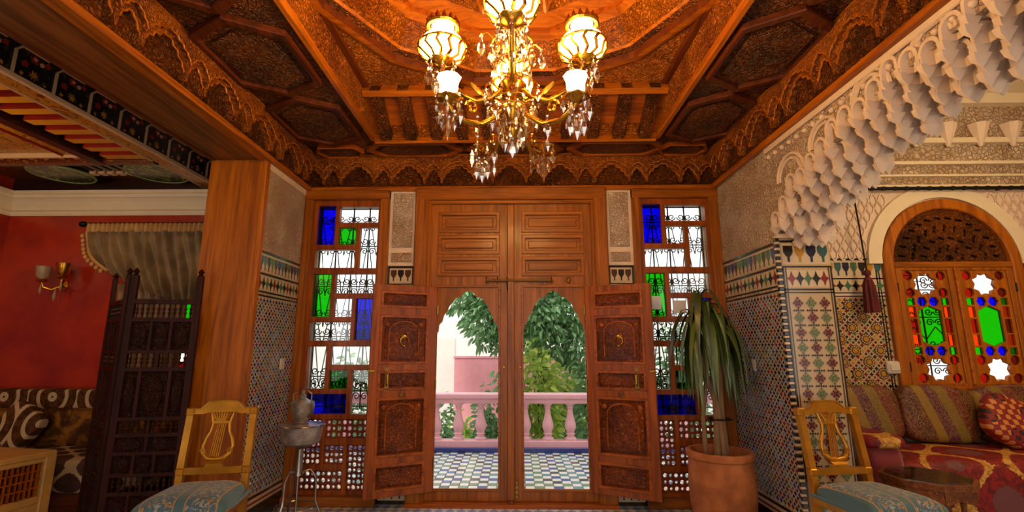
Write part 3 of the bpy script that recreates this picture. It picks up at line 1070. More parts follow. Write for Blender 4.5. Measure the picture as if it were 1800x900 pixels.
def shutter(hx_, hy_, fx_, fy_, side):
    a = Vector((fx_ - hx_, fy_ - hy_, 0))
    W = a.length
    a.normalize()
    n = a.cross(Vector((0, 0, 1)))
    if n.y > 0:
        n = -n
    T = Matrix(((a.x, 0, n.x, hx_), (a.y, 0, n.y, hy_), (0, 1, 0, 0), (0, 0, 0, 1)))
    rows = [(1.66, 1.80), (1.18, 1.59), (0.965, 1.12), (0.43, 0.90), (0.17, 0.37)]
    sh = panel('shutter', rect(0, W, 0.12, 1.86), [rect(0.075, W - 0.075, z0, z1) for z0, z1 in rows], 0.0, 0.034, 'wood_red_z', door, T, 0.003)
    sh['label'] = 'open wicket shutter with five carved panels'
    for i, (z0, z1) in enumerate(rows):
        MB().prism(rect(0.075, W - 0.075, z0, z1), 0.006, 0.014, T).build('carved_panel', 'carved_shutter', sh)
        panel('panel_moulding', rect(0.07, W - 0.07, z0 - 0.006, z1 + 0.006), [rect(0.095, W - 0.095, z0 + 0.02, z1 - 0.02)], 0.012, 0.038, 'wood_red_x', sh, T, 0.004)
        MB().prism(rect(0.12, W - 0.12, z0 + 0.04, z1 - 0.04), 0.014, 0.024, T).build('carved_panel', 'carved_shutter', sh)
        if i in (1, 3):     # carved arch inside the large panels
            cw, zc = W / 2, z1 - 0.14
            arch = [(cw + 0.13 * cos(t), zc + 0.09 * sin(t)) for t in [pi * k / 12 for k in range(13)]]
            MB().tube([T @ Vector((x, z, 0.026)) for x, z in [(cw + 0.13, z0 + 0.06)] + arch + [(cw - 0.13, z0 + 0.06)]], 0.007, 6).build('carved_arch', 'wood_red_x', sh)
            for q in (-1, 1):
                MB().lathe([(0.02, 0), (0.02, 0.006), (0.008, 0.012)], 10, (0, 0, 0), 0, T @ Matrix.Translation((cw + q * 0.15, z1 - 0.075, 0.022))).build('carved_boss', 'wood_red_x', sh)

    def ringpath(cu_, cz_, r, d, n_=16):
        return [T @ Vector((cu_ + r * cos(2 * pi * k / n_), cz_ + r * sin(2 * pi * k / n_), d)) for k in range(n_)]
    MB().lathe([(0.026, 0), (0.026, 0.006), (0.014, 0.012), (0.010, 0.024)], 12, (0, 0, 0), 0, T @ Matrix.Translation((W / 2, 1.415, 0.024))).build('knocker_plate', 'brass', sh)
    MB().tube(ringpath(W / 2, 1.375, 0.036, 0.044), 0.006, 6, closed=True).build('knocker_ring', 'brass', sh)
    MB().box(W / 2 - 0.01, W / 2 + 0.01, 1.325, 1.345, 0.02, 0.045, ch=0.004, M4=T).build('knocker_stud', 'brass', sh)
    MB().tube(ringpath(W / 2, 0.925, 0.022, 0.044), 0.005, 6, closed=True).build('pull_ring', 'old_brass', sh)
    u = W * 0.74
    MB().prism([(u - 0.02, 1.15), (u + 0.02, 1.15), (u + 0.014, 1.12), (u + 0.016, 1.0), (u + 0.024, 0.955), (u - 0.024, 0.955), (u - 0.016, 1.0), (u - 0.014, 1.12)], 0.03, 0.038, T).build('latch_plate', 'old_brass', sh)
    MB().tube([T @ Vector((u, 1.10, 0.036)), T @ Vector((u, 1.09, 0.06)), T @ Vector((u, 1.02, 0.06)), T @ Vector((u, 1.0, 0.04))], 0.007, 6).build('latch_handle', 'brass', sh)
    MB().box(W - 0.045, W + 0.004, 1.115, 1.135, 0.03, 0.046, ch=0.004, M4=T).build('edge_catch', 'brass', sh)
    for z in (0.35, 1.0, 1.65):
        MB().tube([T @ Vector((-0.005, z - 0.04, 0.036)), T @ Vector((-0.005, z + 0.04, 0.036))], 0.009, 8).build('hinge', 'old_brass', sh)


shutter(-0.725, 4.352, -1.235, 4.10, -1)
shutter(0.645, 4.352, 1.165, 4.10, 1)
bolt = MB().tube([(-0.27, 4.345, 1.925), (0.35, 4.345, 1.925)], 0.011, 10).build('slide_bolt', 'old_brass', door)
for x in (-0.265, -0.16, -0.075, 0.33):
    MB().tube([(x, 4.345 + 0.016 * cos(t), 1.925 + 0.026 * sin(t)) for t in [2 * pi * k / 14 for k in range(14)]], 0.006, 6, closed=True).build('bolt_staple', 'brass', bolt)
MB().tube([(-0.075, 4.34, 1.93), (-0.072, 4.33, 1.87), (-0.07, 4.34, 1.83)], 0.006, 6).build('bolt_handle', 'iron', bolt)
MB().tube([(0.49 + 0.018 * cos(t), 4.37, 1.925 + 0.026 * sin(t)) for t in [2 * pi * k / 14 for k in range(14)]], 0.006, 6, closed=True).build('bolt_eye', 'brass', door)
MB().box(-0.005, 0.02, 4.355, 4.375, 0.06, 0.20, ch=0.005).build('foot_bolt', 'old_brass', door)
for z in (0.07, 0.11, 0.15):
    MB().tube([(0.008 + 0.012 * cos(t), 4.35, z + 0.016 * sin(t)) for t in [2 * pi * k / 10 for k in range(10)]], 0.004, 5, closed=True).build('foot_bolt_ring', 'old_brass', door)
for x in (-0.10, 0.045):
    MB().lathe([(0.011, 0), (0.011, 0.004), (0.004, 0.008)], 8, (0, 0, 0), 0, YP(4.38) @ Matrix.Translation((x, 1.145, 0))).build('keyhole_plate', 'brass', door)

for sx, yy, lab in ((XL + 0.008, 4.13, 'small white light switch on the left zellige wall'), (XR - 0.008, 3.93, 'small white light switch on the right zellige wall')):
    t = thing('light_switch', lab, 'switch', (sx, yy, 1.17))
    s = 1 if sx < 0 else -1
    MB().box(sx - s * 0.004, sx + s * 0.01, yy - 0.035, yy + 0.035, 1.135, 1.225, ch=0.004).build('switch_plate', 'switch_white', t)
    MB().box(sx + s * 0.01, sx + s * 0.015, yy - 0.02, yy + 0.02, 1.155, 1.205, ch=0.003).build('rocker', 'switch_white', t)

# ------------------------------------------------------------------ stucco arch towards the side room
AH = [(3.45, 2.13), (3.36, 2.24), (3.26, 2.27), (3.18, 2.36), (3.02, 2.40), (2.92, 2.49), (2.70, 2.52), (2.60, 2.59), (2.40, 2.62), (2.2, 2.64), (1.95, 2.655), (1.6, 2.67), (1.25, 2.68)]
AH = AH + [(2.5 - y, z) for y, z in AH[-2::-1]]
aw = MB().prism(AH + [(-1.2, 2.13), (-1.2, ZF), (3.45, ZF)], -0.38, 0.0, XP(XR)).build('wall_arch', 'stucco_fine')
struct(aw, 'white carved stucco arch with hanging stalactite cells on the right', 'arch')
MB().box(XR - 0.02, XR, -1.2, 3.45, ZF - 0.06, ZF - 0.02, ch=0.006).build('stucco_border', 'plaster', aw)


def arch_z(y):
    for (ya, za), (yb, zb) in zip(AH, AH[1:]):
        if yb <= y <= ya:
            return za + (zb - za) * (ya - y) / max(ya - yb, 1e-6)
    return 2.13


def cell_mesh(w, h, d):
    """one stalactite cell: round headed niche with a raised rim, hollow back and pointed drop; faces -x, top at z = 0"""
    b = MB()
    out = [(w / 2 * cos(t), -h * 0.36 + h * 0.36 * sin(t)) for t in [pi * k / 10 for k in range(11)]]
    inn = [(w * 0.36 * cos(t), -h * 0.38 + h * 0.27 * sin(t)) for t in [pi * k / 10 for k in range(11)]]
    P = Matrix(((0, 0, -1, 0), (1, 0, 0, 0), (0, 1, 0, 0), (0, 0, 0, 1)))
    n = len(out)
    o_ = [(w / 2, -h * 0.70)] + out + [(-w / 2, -h * 0.70)]
    i_ = [(w * 0.36, -h * 0.68)] + inn + [(-w * 0.36, -h * 0.68)]
    m_ = len(o_)
    vf = [P @ Vector((x, z, d)) for x, z in o_] + [P @ Vector((x, z, d)) for x, z in i_] + [P @ Vector((x * 0.75, z * 0.98, d * 0.25)) for x, z in i_] + [P @ Vector((x, z, 0)) for x, z in o_]
    f = []
    for k in range(m_ - 1):
        f += [(k, k + 1, m_ + k + 1, m_ + k), (m_ + k, m_ + k + 1, 2 * m_ + k + 1, 2 * m_ + k), (3 * m_ + k, 3 * m_ + k + 1, k + 1, k)]
    b.add(vf, f)
    b.add([P @ Vector((x * 0.75, z * 0.98, d * 0.25)) for x, z in i_], [tuple(range(m_))])
    for s in (-1, 1):     # side drops ending in a point
        px = s * w * 0.46
        b.add([P @ Vector(q) for q in [(px - w * .14, -h * .62, 0), (px + w * .14, -h * .62, 0), (px + w * .14, -h * .62, d * 1.12), (px - w * .14, -h * .62, d * 1.12), (px, -h, d * 0.5), (px - w * .10, -h * .82, d * 1.0), (px + w * .10, -h * .82, d * 1.0)]],
              [(0, 1, 2, 3), (0, 1, 4), (3, 2, 6, 5), (5, 6, 4), (0, 3, 5, 4), (1, 2, 6, 4)])
    return b


CELL = None
for row, (x, dz, off) in enumerate(((XR - 0.004, 0.075, 0.0), (XR + 0.07, 0.02, 0.5), (XR + 0.15, -0.03, 0.0), (XR + 0.23, -0.045, 0.5), (XR + 0.31, -0.02, 0.0))):
    for i in range(28):
        y = 3.36 - (i + off) * 0.115
        if y < -0.2:
            continue
        z = arch_z(y) + dz + 0.035 * (-1, 0, 1, 0)[i % 4]
        if CELL is None:
            CELL = cell_mesh(0.115, 0.165, 0.07).build('stalactite_cell', 'plaster', aw, smooth=40)
            CELL.location = Vector((x, y, z - 0.0825)) - wloc(aw)
        else:
            dup(CELL, aw, (x, y, z - 0.0825))
# raised round arches and beads on the face
for yc, zc, r in ((3.16, 2.52, 0.16), (2.78, 2.60, 0.15), (2.38, 2.68, 0.14), (1.98, 2.72, 0.12), (1.6, 2.74, 0.11)):
    for rr in (r, r * 0.8):
        pts = [(XR - 0.006, yc + rr * cos(t), zc - 0.05 + rr * sin(t)) for t in [pi * k / 16 for k in range(17)] if zc - 0.05 + rr * sin(t) < ZF - 0.05]
        if len(pts) > 2:
            MB().tube(pts, 0.011, 6).build('arch_band', 'plaster', aw)
bead = None
for i in range(40):
    c = (XR - 0.008, 3.40 - i * 0.09, ZF - 0.10)
    if bead is None:
        bead = MB().ball(c, 0.018, 8).build('bead', 'plaster', aw, smooth=True)
    else:
        dup(bead, aw, c)

# ------------------------------------------------------------------ side room on the right
WX, WH, WS = 3.98, 0.60, 2.06
arc = lambda r, cz=WS, n=24: [(WX + r * cos(pi * k / n), cz + r * sin(pi * k / n)) for k in range(n + 1)]
o = panel('wall_side_room', rect(2.28, 7.0, 0, 3.9), [[(WX - WH, 0.93), (WX + WH, 0.93)] + arc(WH)], -0.25, 0, 'plaster', None, YP(YB))
struct(o, 'cream stucco and zellige wall of the side room around the arched window', 'wall')
ws = o
PR = YP(YB)
for x0, x1, k in ((2.28, 3.36, 15), (4.61, 7.0, 12)):
    x1c = min(x1, 5.3)
    for b0, b1 in ((2.105, 2.125), (1.93, 1.942), (1.80, 1.81), (1.77, 1.78)):
        line_band('dark_border', PR, x0, x1, b0, b1, 'tile_black', o)
    cup_band(PR, x0, x1c, 1.95, 2.10, k, o, ['navy', 'green', 'black', 'ochre', 'teal'])
    knot_band(PR, x0, x1c, 1.815, 1.925, k, o)
    zellige('zellige_field', PR, x0, x1, 0.1, 1.765, 0.05, o, ['red', 'green', 'black', 'ochre', 'navy', 'red'], 5, 'tile_sand')
for x in (3.30, 4.62):
    line_band('dark_border', PR, x, x + 0.012, 0.5, 2.1, 'tile_black', o)
    line_band('dark_border', PR, x + 0.025, x + 0.034, 0.5, 2.1, 'tile_black', o)
# sunflower rosettes set in the tile field
ros = None
for j in range(12):
    for i in range(9):
        if (i + j) % 2:
            continue
        ca, cb = 2.36 + i * 0.11, 1.69 - j * 0.10
        ctr = PR @ Vector((ca, cb, 0.005))
        if ros is None:
            b = MB()
            b.prism(ngon(ca, cb, 0.05, 16), 0.002, 0.006, PR, 0)
            for q in range(12):
                b.prism(ngon(ca + 0.037 * cos(pi / 6 * q), cb + 0.037 * sin(pi / 6 * q), 0.0085, 4, pi / 6 * q), 0.005, 0.009, PR, 1)
            b.prism(star(ca, cb, 0.027, 8, 0.7), 0.005, 0.010, PR, 2)
            ros = b.build('rosette_tile', ['tile_brown', 'tile_sand', 'tile_ochre'], o)
            ros.location = ctr - wloc(o)
        else:
            dup(ros, o, ctr)
# lozenge lattice in stucco
lat = None
for j in range(8):
    for i in range(46):
        ca, cb = 2.32 + i * 0.078 + (0.039 if j % 2 else 0), 2.17 + j * 0.072
        dd = sqrt((ca - WX) ** 2 + (cb - WS) ** 2)
        if dd < 0.775 or (abs(ca - WX) < 0.76 and cb < WS) or cb > 2.70:
            continue
        ctr = PR @ Vector((ca, cb, 0.006))
        if lat is None:
            q_o = [(ca + 0.0385 * (abs(cos(t)) ** 1.2) * (1 if cos(t) >= 0 else -1), cb + 0.072 * (abs(sin(t)) ** 1.35) * (1 if sin(t) >= 0 else -1)) for t in [2 * pi * k / 16 for k in range(16)]]
            q_i = [(ca + (x - ca) * 0.68, cb + (z - cb) * 0.78) for x, z in q_o]
            lat = panel('lattice_cell', q_o, [q_i], 0.0, 0.012, 'plaster', o, PR)
            lat.location = ctr - wloc(o)
        else:
            dup(lat, o, ctr)
# plaster archivolt
aro, ari = arc(0.745, WS + 0.01), arc(0.625, WS + 0.01)
MB().prism(aro + ari[::-1], 0.0, 0.035, PR).build('archivolt', 'plaster_cream', o)
# carved bands above the curtain rail
for z0, z1, d, mt in ((2.795, 2.815, 0.05, 'plaster_cream'), (2.815, 2.895, 0.025, 'stucco_coarse'), (2.895, 2.915, 0.055, 'plaster_cream'), (2.915, 3.01, 0.03, 'stucco_coarse'), (3.01, 3.04, 0.07, 'plaster_cream'), (3.04, 3.22, 0.03, 'stucco_coarse'), (3.22, 3.27, 0.08, 'plaster_cream'), (3.27, 3.6, 0.04, 'stucco_coarse'), (3.6, 3.7, 0.12, 'plaster_cream')):
    line_band('stucco_band', PR, 2.28, 7.0, z0, z1, mt, o, d)
cone = None
for i in range(12):
    c = (2.6 + i * 0.30, 4.33, 3.29)
    if cone is None:
        cone = MB().lathe([(0.012, -0.11), (0.05, -0.02), (0.085, 0.08), (0.09, 0.11)], 8, c).build('hanging_cone', 'plaster', o, smooth=30)
        c0 = wloc(cone)
    else:
        dup(cone, o, c0 + Vector((i * 0.30, 0, 0)))
sc = MB().box(2.28, 7.0, -1.2, 4.6, 3.7, 3.78).build('ceiling_side_room', 'plaster_cream')
struct(sc, 'cream stucco ceiling of the side room beyond the arch', 'ceiling')
MB().box(2.28, 2.36, -1.2, 3.45, ZF - 0.05, 3.7).build('wall_over_arch', 'stucco_coarse', sc)
o = MB().box(6.0, 6.2, -1.2, 4.6, 0, 3.9).build('wall_side_room_end', 'plaster_gold')
struct(o, 'warm plaster end wall of the side room', 'wall')

# the arched window
w3 = thing('window_3', 'round arched wooden window with star shaped coloured panes above the red sofa', 'window', (WX, YB, 0.93), kind='structure')
fo = [(WX - 0.62, 0.92), (WX + 0.62, 0.92)] + arc(0.62)
fi = [(WX - 0.525, 0.985), (WX + 0.525, 0.985)] + arc(0.525)
panel('window_frame', fo, [fi], -0.04, 0.045, 'wood_pillar', w3, PR, 0.01)
MB().box(WX - 0.53, WX + 0.53, 4.355, 4.42, 2.03, 2.085, ch=0.008).build('transom', 'wood_x', w3)
# pierced tympanum
hs = []
for rr, n, sz in ((0.13, 5, 0.034), (0.23, 8, 0.036), (0.33, 11, 0.038), (0.43, 14, 0.036)):
    for k in range(n):
        t = pi * (k + 0.5) / n
        hs.append([(WX + rr * cos(t) + sz * (0.6 + 0.4 * cos(2 * q + rr * 30)) * cos(q), WS + 0.035 + rr * sin(t) * 0.94 + sz * (0.6 + 0.4 * cos(2 * q + rr * 30)) * sin(q)) for q in [2 * pi * j / 10 for j in range(10)]])
hs.append(ngon(WX, WS + 0.06, 0.035, 8))
panel('pierced_tympanum', [(x, z) for x, z in arc(0.515, WS + 0.015)], hs, -0.012, 0.012, 'carved_dark', w3, PR)
MB().prism(arc(0.52, WS), -0.03, -0.022, PR).build('tympanum_backing', 'wood_screen', w3)
for s in (-1, 1):
    c = WX + s * 0.262
    zt, zb = 2.02, 0.99
    zz = lambda w: zt - w * (zt - zb)
    holes, panes = [], []

    def cut(poly, mat):
        holes.append(poly)
        panes.append((poly, mat))
    for w in (0.135, 0.865):
        cut(star(c, zz(w), 0.108, 8, 0.76), 'glass_clear')
        for u in (-0.145, 0.145):
            for dw in (-0.075, 0.075):
                cut(ngon(c + u, zz(w + dw), 0.044, 8, pi / 8), 'glass_red')
    for w in (0.288, 0.712):
        for u in (-0.15, 0.15):
            cut(rect(c + u - 0.032, c + u + 0.032, zz(w) - 0.03, zz(w) + 0.03), 'glass_green')
        for u in (-0.052, 0.052):
            cut(ngon(c + u, zz(w), 0.046, 6, 0), 'glass_blue')
    cut([(c - 0.10, zz(0.37)), (c, zz(0.325)), (c + 0.10, zz(0.37)), (c + 0.10, zz(0.63)), (c, zz(0.675)), (c - 0.10, zz(0.63))], 'glass_green')
    for u in (-0.15, 0.15):
        for w0, w1, mt in ((0.335, 0.425, 'glass_orange'), (0.44, 0.56, 'glass_red'), (0.575, 0.665, 'glass_orange')):
            cut(rect(c + u - 0.03, c + u + 0.03, zz(w1), zz(w0)), mt)
    cs = panel('casement', rect(c - 0.258, c + 0.258, 0.98, 2.04), holes, -0.015, 0.02, 'wood_pillar', w3, PR, 0.003)
    panel('casement_bead', rect(c - 0.258, c + 0.258, 0.98, 2.04), [rect(c - 0.205, c + 0.205, 1.01, 2.005)], 0.02, 0.034, 'wood_z', cs, PR, 0.004)
    for poly, mt in panes:
        cx_, cz_ = sum(p[0] for p in poly) / len(poly), sum(p[1] for p in poly) / len(poly)
        MB().prism([(cx_ + (x - cx_) * 1.06, cz_ + (z - cz_) * 1.06) for x, z in poly], -0.004, 0.0, PR).build('pane', mt, cs)
    for z in (1.15, 1.85):
        MB().tube([(c + s * 0.262, 4.365, z - 0.04), (c + s * 0.262, 4.365, z + 0.04)], 0.008, 6).build('hinge', 'iron', cs)
MB().box(WX - 0.012, WX + 0.012, 4.345, 4.37, 1.0, 2.03, ch=0.006).build('meeting_stile', 'wood_moulding_y', w3)
grille('wrought iron scroll grille outside the round arched window', WX - 0.5, WX + 0.1, 0.98, 2.5, 4.66, [1.15, 1.30, 1.60, 1.86, 2.0], 3)

rod = thing('curtain_rail', 'dark carved curtain rail across the side room wall above the arched window', 'curtain rail', (4.6, 4.31, 2.765))
MB().tube([(2.98, 4.31, 2.765), (6.0, 4.31, 2.765)], 0.016, 10).build('rail', 'iron', rod)
for i in range(28):
    x = 3.0 + i * 0.105
    if i == 0:
        rb = MB().ball((x, 4.31, 2.765), 0.022, 8, 1.4).build('rail_bead', 'iron', rod)
    else:
        dup(rb, rod, (x, 4.31, 2.765))
for x in (3.2, 4.5):
    MB().box(x - 0.01, x + 0.01, 4.31, 4.37, 2.755, 2.775).build('rail_bracket', 'iron', rod)
plain('tassel_red', '#5c1116', 0.8, var=0.3)
ts = thing('tassel_cord', 'dark red tassel on a long black cord hanging from the curtain rail', 'tassel', (3.135, 4.30, 1.62))
MB().tube([(3.125, 4.295, 2.75), (3.13, 4.285, 2.4), (3.14, 4.285, 1.98)], 0.007, 6).build('cord', 'iron', ts)
MB().lathe([(0.012, 2.0), (0.028, 1.985), (0.03, 1.96), (0.014, 1.94), (0.03, 1.92), (0.032, 1.90)][::-1], 10, (3.14, 4.285, 0)).build('tassel_head', 'tassel_red', ts, smooth=True)
MB().lathe([(0.058, 1.62), (0.052, 1.72), (0.045, 1.84), (0.03, 1.905)], 18, (3.14, 4.285, 0), lobes=9, depth=0.12).build('fringe', 'tassel_red', ts)
t = thing('wall_socket', 'white rounded wall box beside the arched window', 'switch box', (3.335, 4.37, 1.10))
MB().box(3.26, 3.38, 4.36, 4.40, 1.09, 1.20, ch=0.012).build('box', 'switch_white', t)
MB().box(3.28, 3.36, 4.35, 4.362, 1.115, 1.175, ch=0.006).build('cover', 'switch_white', t)

# ------------------------------------------------------------------ the red salon on the left
YS = 4.45
o = panel('wall_salon_back', rect(-5.1, -2.44, 0, 3.4), [rect(-3.70, -2.80, 0.95, 2.35)], -0.2, 0, 'red_tadelakt', None, YP(YS))
struct(o, 'glossy deep red plaster back wall of the salon with a brass sconce', 'wall')
o = MB().box(-5.17, -4.97, -1.2, YS, 0, 3.4).build('wall_salon_left', 'red_tadelakt')
struct(o, 'glossy deep red plaster end wall of the salon at the left edge', 'wall')
PROF = [(0.0, 2.585), (0.015, 2.585), (0.025, 2.605), (0.02, 2.625), (0.04, 2.635), (0.05, 2.665), (0.07, 2.71), (0.09, 2.735), (0.105, 2.745), (0.11, 2.77), (0.125, 2.78), (0.125, 2.81), (0.0, 2.81)]
b = MB()
b.add([(-5.0, YS - d, z) for d, z in PROF] + [(-2.44, YS - d, z) for d, z in PROF], [(i, (i + 1) % 13, 13 + (i + 1) % 13, 13 + i) for i in range(13)])
cr = b.build('trim_6', 'plaster_cream')
struct(cr, 'cream stepped crown moulding above the red salon wall', 'crown moulding')
b = MB().add([(-4.97 + d, -1.2, z) for d, z in PROF] + [(-4.97 + d, YS - 0.0, z) for d, z in PROF], [(i, (i + 1) % 13, 13 + (i + 1) % 13, 13 + i) for i in range(13)])
b.build('side_moulding', 'plaster_cream', cr)


def painted(name, ground, spots, scale, rough=0.35):
    """painted arabesque: flat spots of several colours on a ground"""
    m = M(name, rough, 0, 0.3)
    v = m.coords(True)
    w = m.warp(v, scale * 0.5, 0.04)
    c = lin(ground)
    out = c
    for i, (sc, th, col) in enumerate(spots):
        d = m.voronoi(m.warp(w, 3 + i, 0.6), scale * sc, 'F1')
        f = (((d * 9).sin()) * 0.5 + 0.5).gt(th) if i % 2 == 0 else d.lt(th)
        out = m.mix(f, out, lin(col))
    m.color(out)
    return m.m


painted('paint_teal', '#0a1114', [(1.0, 0.965, '#4a3c18'), (1.6, 0.10, '#5a1510')], 14)
painted('paint_gold', '#b0701c', [(1.0, 0.86, '#5c2a0a'), (1.5, 0.2, '#d9a23a'), (1.2, 0.94, '#3c4a1c')], 18)
painted('paint_brown', '#5a260c', [(1.2, 0.9, '#a8641c'), (2.0, 0.15, '#7c160c')], 20)
painted('paint_green', '#1d2f18', [(1.0, 0.72, '#8a9440'), (1.6, 0.13, '#b9ab5c')], 12)
plain('paint_red', '#9a1f08', 0.4, coat=0.3, var=0.2)
plain('paint_yellow', '#d9941f', 0.4, coat=0.3, var=0.2)
plain('paint_rim', '#8a9a5a', 0.5)
plain('paint_dark', '#2a0d06', 0.4, coat=0.3, var=0.2)
plain('paint_cream', '#cda77c', 0.5, var=0.1)
ZS = 2.90
sce = MB().box(-5.0, -2.90, -1.2, YS, ZS + 0.06, ZS + 0.10).build('ceiling_salon', 'paint_brown')
MB().box(-5.0, -2.46, YS - 0.03, YS, 2.81, 3.32).build('back_frieze', 'paint_dark', sce)
struct(sce, 'painted wooden salon ceiling with red and yellow beams and green medallions', 'ceiling')
MB().box(-5.17, -2.44, -1.2, YS + 0.2, 3.32, 3.40).build('roof_slab', 'paint_dark', sce)
# dark blue painted frieze panels along the beam
fr_src = None
for i in range(22):
    y1 = 4.42 - i * 0.25
    if fr_src is None:
        A = MB().box(-2.905, -2.88, y1 - 0.25, y1, ZS - 0.03, 3.32).build('painted_panel', 'paint_teal', sce)
        PP = XN(-2.88)
        B = MB()
        B.box(y1 - 0.248, y1 - 0.236, ZS - 0.03, ZS + 0.115, 0, 0.012, M4=PP)
        B.prism([(y1 - 0.248, ZS + 0.115), (y1 - 0.236, ZS + 0.115), (y1 - 0.205, ZS + 0.148), (y1 - 0.05, ZS + 0.148), (y1 - 0.05, ZS + 0.158), (y1 - 0.212, ZS + 0.158)], 0, 0.012, PP)
        B = B.build('panel_divider', 'paint_cream', sce)
        Cc = MB().prism(star(y1 - 0.13, ZS + 0.115, 0.03, 5, 0.6), 0, 0.006, PP).prism(star(y1 - 0.18, ZS + 0.06, 0.024, 5, 0.6), 0, 0.006, PP).prism(star(y1 - 0.05, ZS + 0.12, 0.02, 5, 0.6), 0, 0.006, PP).build('painted_flower', 'paint_red', sce)
        D = MB().prism(ngon(y1 - 0.13, ZS + 0.115, 0.011, 6), 0, 0.009, PP).prism(ngon(y1 - 0.085, ZS + 0.105, 0.014, 6), 0, 0.006, PP).build('painted_flower', 'paint_cream', sce)
        D2 = MB().prism(star(y1 - 0.12, ZS + 0.015, 0.03, 8, 0.45), 0, 0.005, PP).prism(star(y1 - 0.19, ZS - 0.005, 0.014, 4, 0.5), 0, 0.005, PP).prism(star(y1 - 0.05, ZS - 0.005, 0.014, 4, 0.5), 0, 0.005, PP).build('painted_flower', 'paint_gold', sce)
        fr_src = [(q, wloc(q)) for q in (A, B, Cc, D, D2)]
    else:
        for q, c0 in fr_src:
            dup(q, sce, c0 + Vector((0, -0.25 * i, 0)))
for x0, x1, d, mt in ((-3.03, -2.90, 0.05, 'paint_gold'), (-3.045, -3.03, 0.055, 'paint_cream'), (-3.56, -3.46, 0.06, 'paint_dark'), (-3.575, -3.56, 0.05, 'paint_cream'), (-3.70, -3.575, 0.03, 'paint_gold'), (-3.715, -3.70, 0.045, 'paint_red')):
    MB().box(x0, x1, -1.2, 3.77 if x1 < -3.03 else 4.42, ZS - d, ZS + 0.06, ch=0.006).build('ceiling_moulding', mt, sce)
MB().box(-2.90, -2.868, -1.2, 4.42, ZS - 0.06, ZS - 0.03, ch=0.004).build('ceiling_moulding', 'paint_cream', sce)
beam = None
for i in range(28):
    y = 3.70 - i * 0.155
    if beam is None:
        b = MB()
        yb0, yb1 = y - 0.075, y
        z0, z1 = ZS - 0.035, ZS + 0.06
        xa, xb, xc = -3.03, -3.40, -3.45
        b.add([(xa, yb0, z0), (xa, yb1, z0), (xb, yb0, z0), (xb, yb1, z0), (xc, (yb0 + yb1) / 2, z0 + 0.02), (xa, yb0, z1), (xa, yb1, z1), (xb, yb0, z1), (xb, yb1, z1), (xc, (yb0 + yb1) / 2, z1)],
              [(0, 2, 4, 3, 1)], 1)
        o4 = len(b.v) - 10
        b.f += [tuple(o4 + k for k in q) for q in ((0, 5, 7, 2), (2, 7, 9, 4), (4, 9, 8, 3), (3, 8, 6, 1), (1, 6, 5, 0))]
        b.mi += [0] * 5
        beam = b.build('beam', ['paint_red', 'paint_yellow'], sce)
        c0 = wloc(beam)
    else:
        dup(beam, sce, c0 + Vector((0, -0.155 * i, 0)))
# gold inner field
MB().box(-4.95, -3.715, -1.2, 3.62, ZS - 0.012, ZS + 0.05).build('painted_panel', 'paint_gold', sce)
MB().box(-4.95, -3.575, 3.62, 3.645, ZS - 0.05, ZS + 0.05, ch=0.004).build('ceiling_moulding', 'paint_cream', sce)
MB().box(-4.95, -3.575, 3.645, 3.72, ZS - 0.02, ZS + 0.05).build('painted_panel', 'paint_green', sce)
MB().box(-4.95, -3.03, 3.72, 3.80, ZS - 0.055, ZS + 0.05, ch=0.006).build('ceiling_moulding', 'paint_brown', sce)
rr_ = None
for i in range(9):
    x = -3.66 - i * 0.13
    if rr_ is None:
        rr_ = MB().prism(ngon(x, 3.683, 0.03, 8), 0, 0.012, ZP(ZS - 0.02)).build('painted_flower', 'paint_yellow', sce)
        c0 = wloc(rr_)
    else:
        dup(rr_, sce, c0 + Vector((-0.13 * i, 0, 0)))
for cx_ in (-3.28, -4.17):
    MB().prism(ngon(cx_, 4.10, 0.235, 28), 0, 0.02, ZP(ZS + 0.0)).build('medallion', 'paint_green', sce)
    pts = [(cx_ + 0.24 * cos(t), 4.10 + 0.24 * sin(t), ZS - 0.015) for t in [2 * pi * k / 32 for k in range(32)]]
    MB().tube(pts, 0.011, 6, closed=True).build('medallion_rim', 'paint_rim', sce)
cb_ = None
for i in range(5):
    x = -3.56 - i * 0.085
    if cb_ is None:
        cb_ = MB().box(x - 0.03, x + 0.03, 4.10, 4.17, ZS - 0.01, ZS + 0.05, ch=0.008).build('corbel', 'paint_cream', sce)
        rb2 = MB().box(x - 0.028, x + 0.028, 3.82, 4.10, ZS + 0.01, ZS + 0.06, ch=0.006).build('rib', 'paint_dark', sce)
        c0, c1_ = wloc(cb_), wloc(rb2)
    else:
        dup(cb_, sce, c0 + Vector((-0.085 * i, 0, 0)))
        dup(rb2, sce, c1_ + Vector((-0.085 * i, 0, 0)))

# salon window behind the curtain
w4 = thing('window_4', 'small stained glass salon window behind the curtain and screen', 'window', (-3.25, YS, 0.95), kind='structure')
hs, k = [], 0
pns = []
for i in range(5):
    for j in range(7):
        x0, z0 = -3.66 + i * 0.166, 1.0 + j * 0.19
        hs.append(rect(x0, x0 + 0.14, z0, z0 + 0.165))
        pns.append((x0, z0, ('glass_orange', 'glass_green', 'glass_red', 'glass_clear')[(i * 2 + j) % 4]))
panel('window_frame', rect(-3.72, -2.78, 0.93, 2.37), hs, -0.02, 0.03, 'wood_red_z', w4, YP(YS))
for x0, z0, mt in pns:
    MB().box(x0 - 0.003, x0 + 0.143, YS + 0.004, YS + 0.008, z0 - 0.003, z0 + 0.168).build('pane', mt, w4)

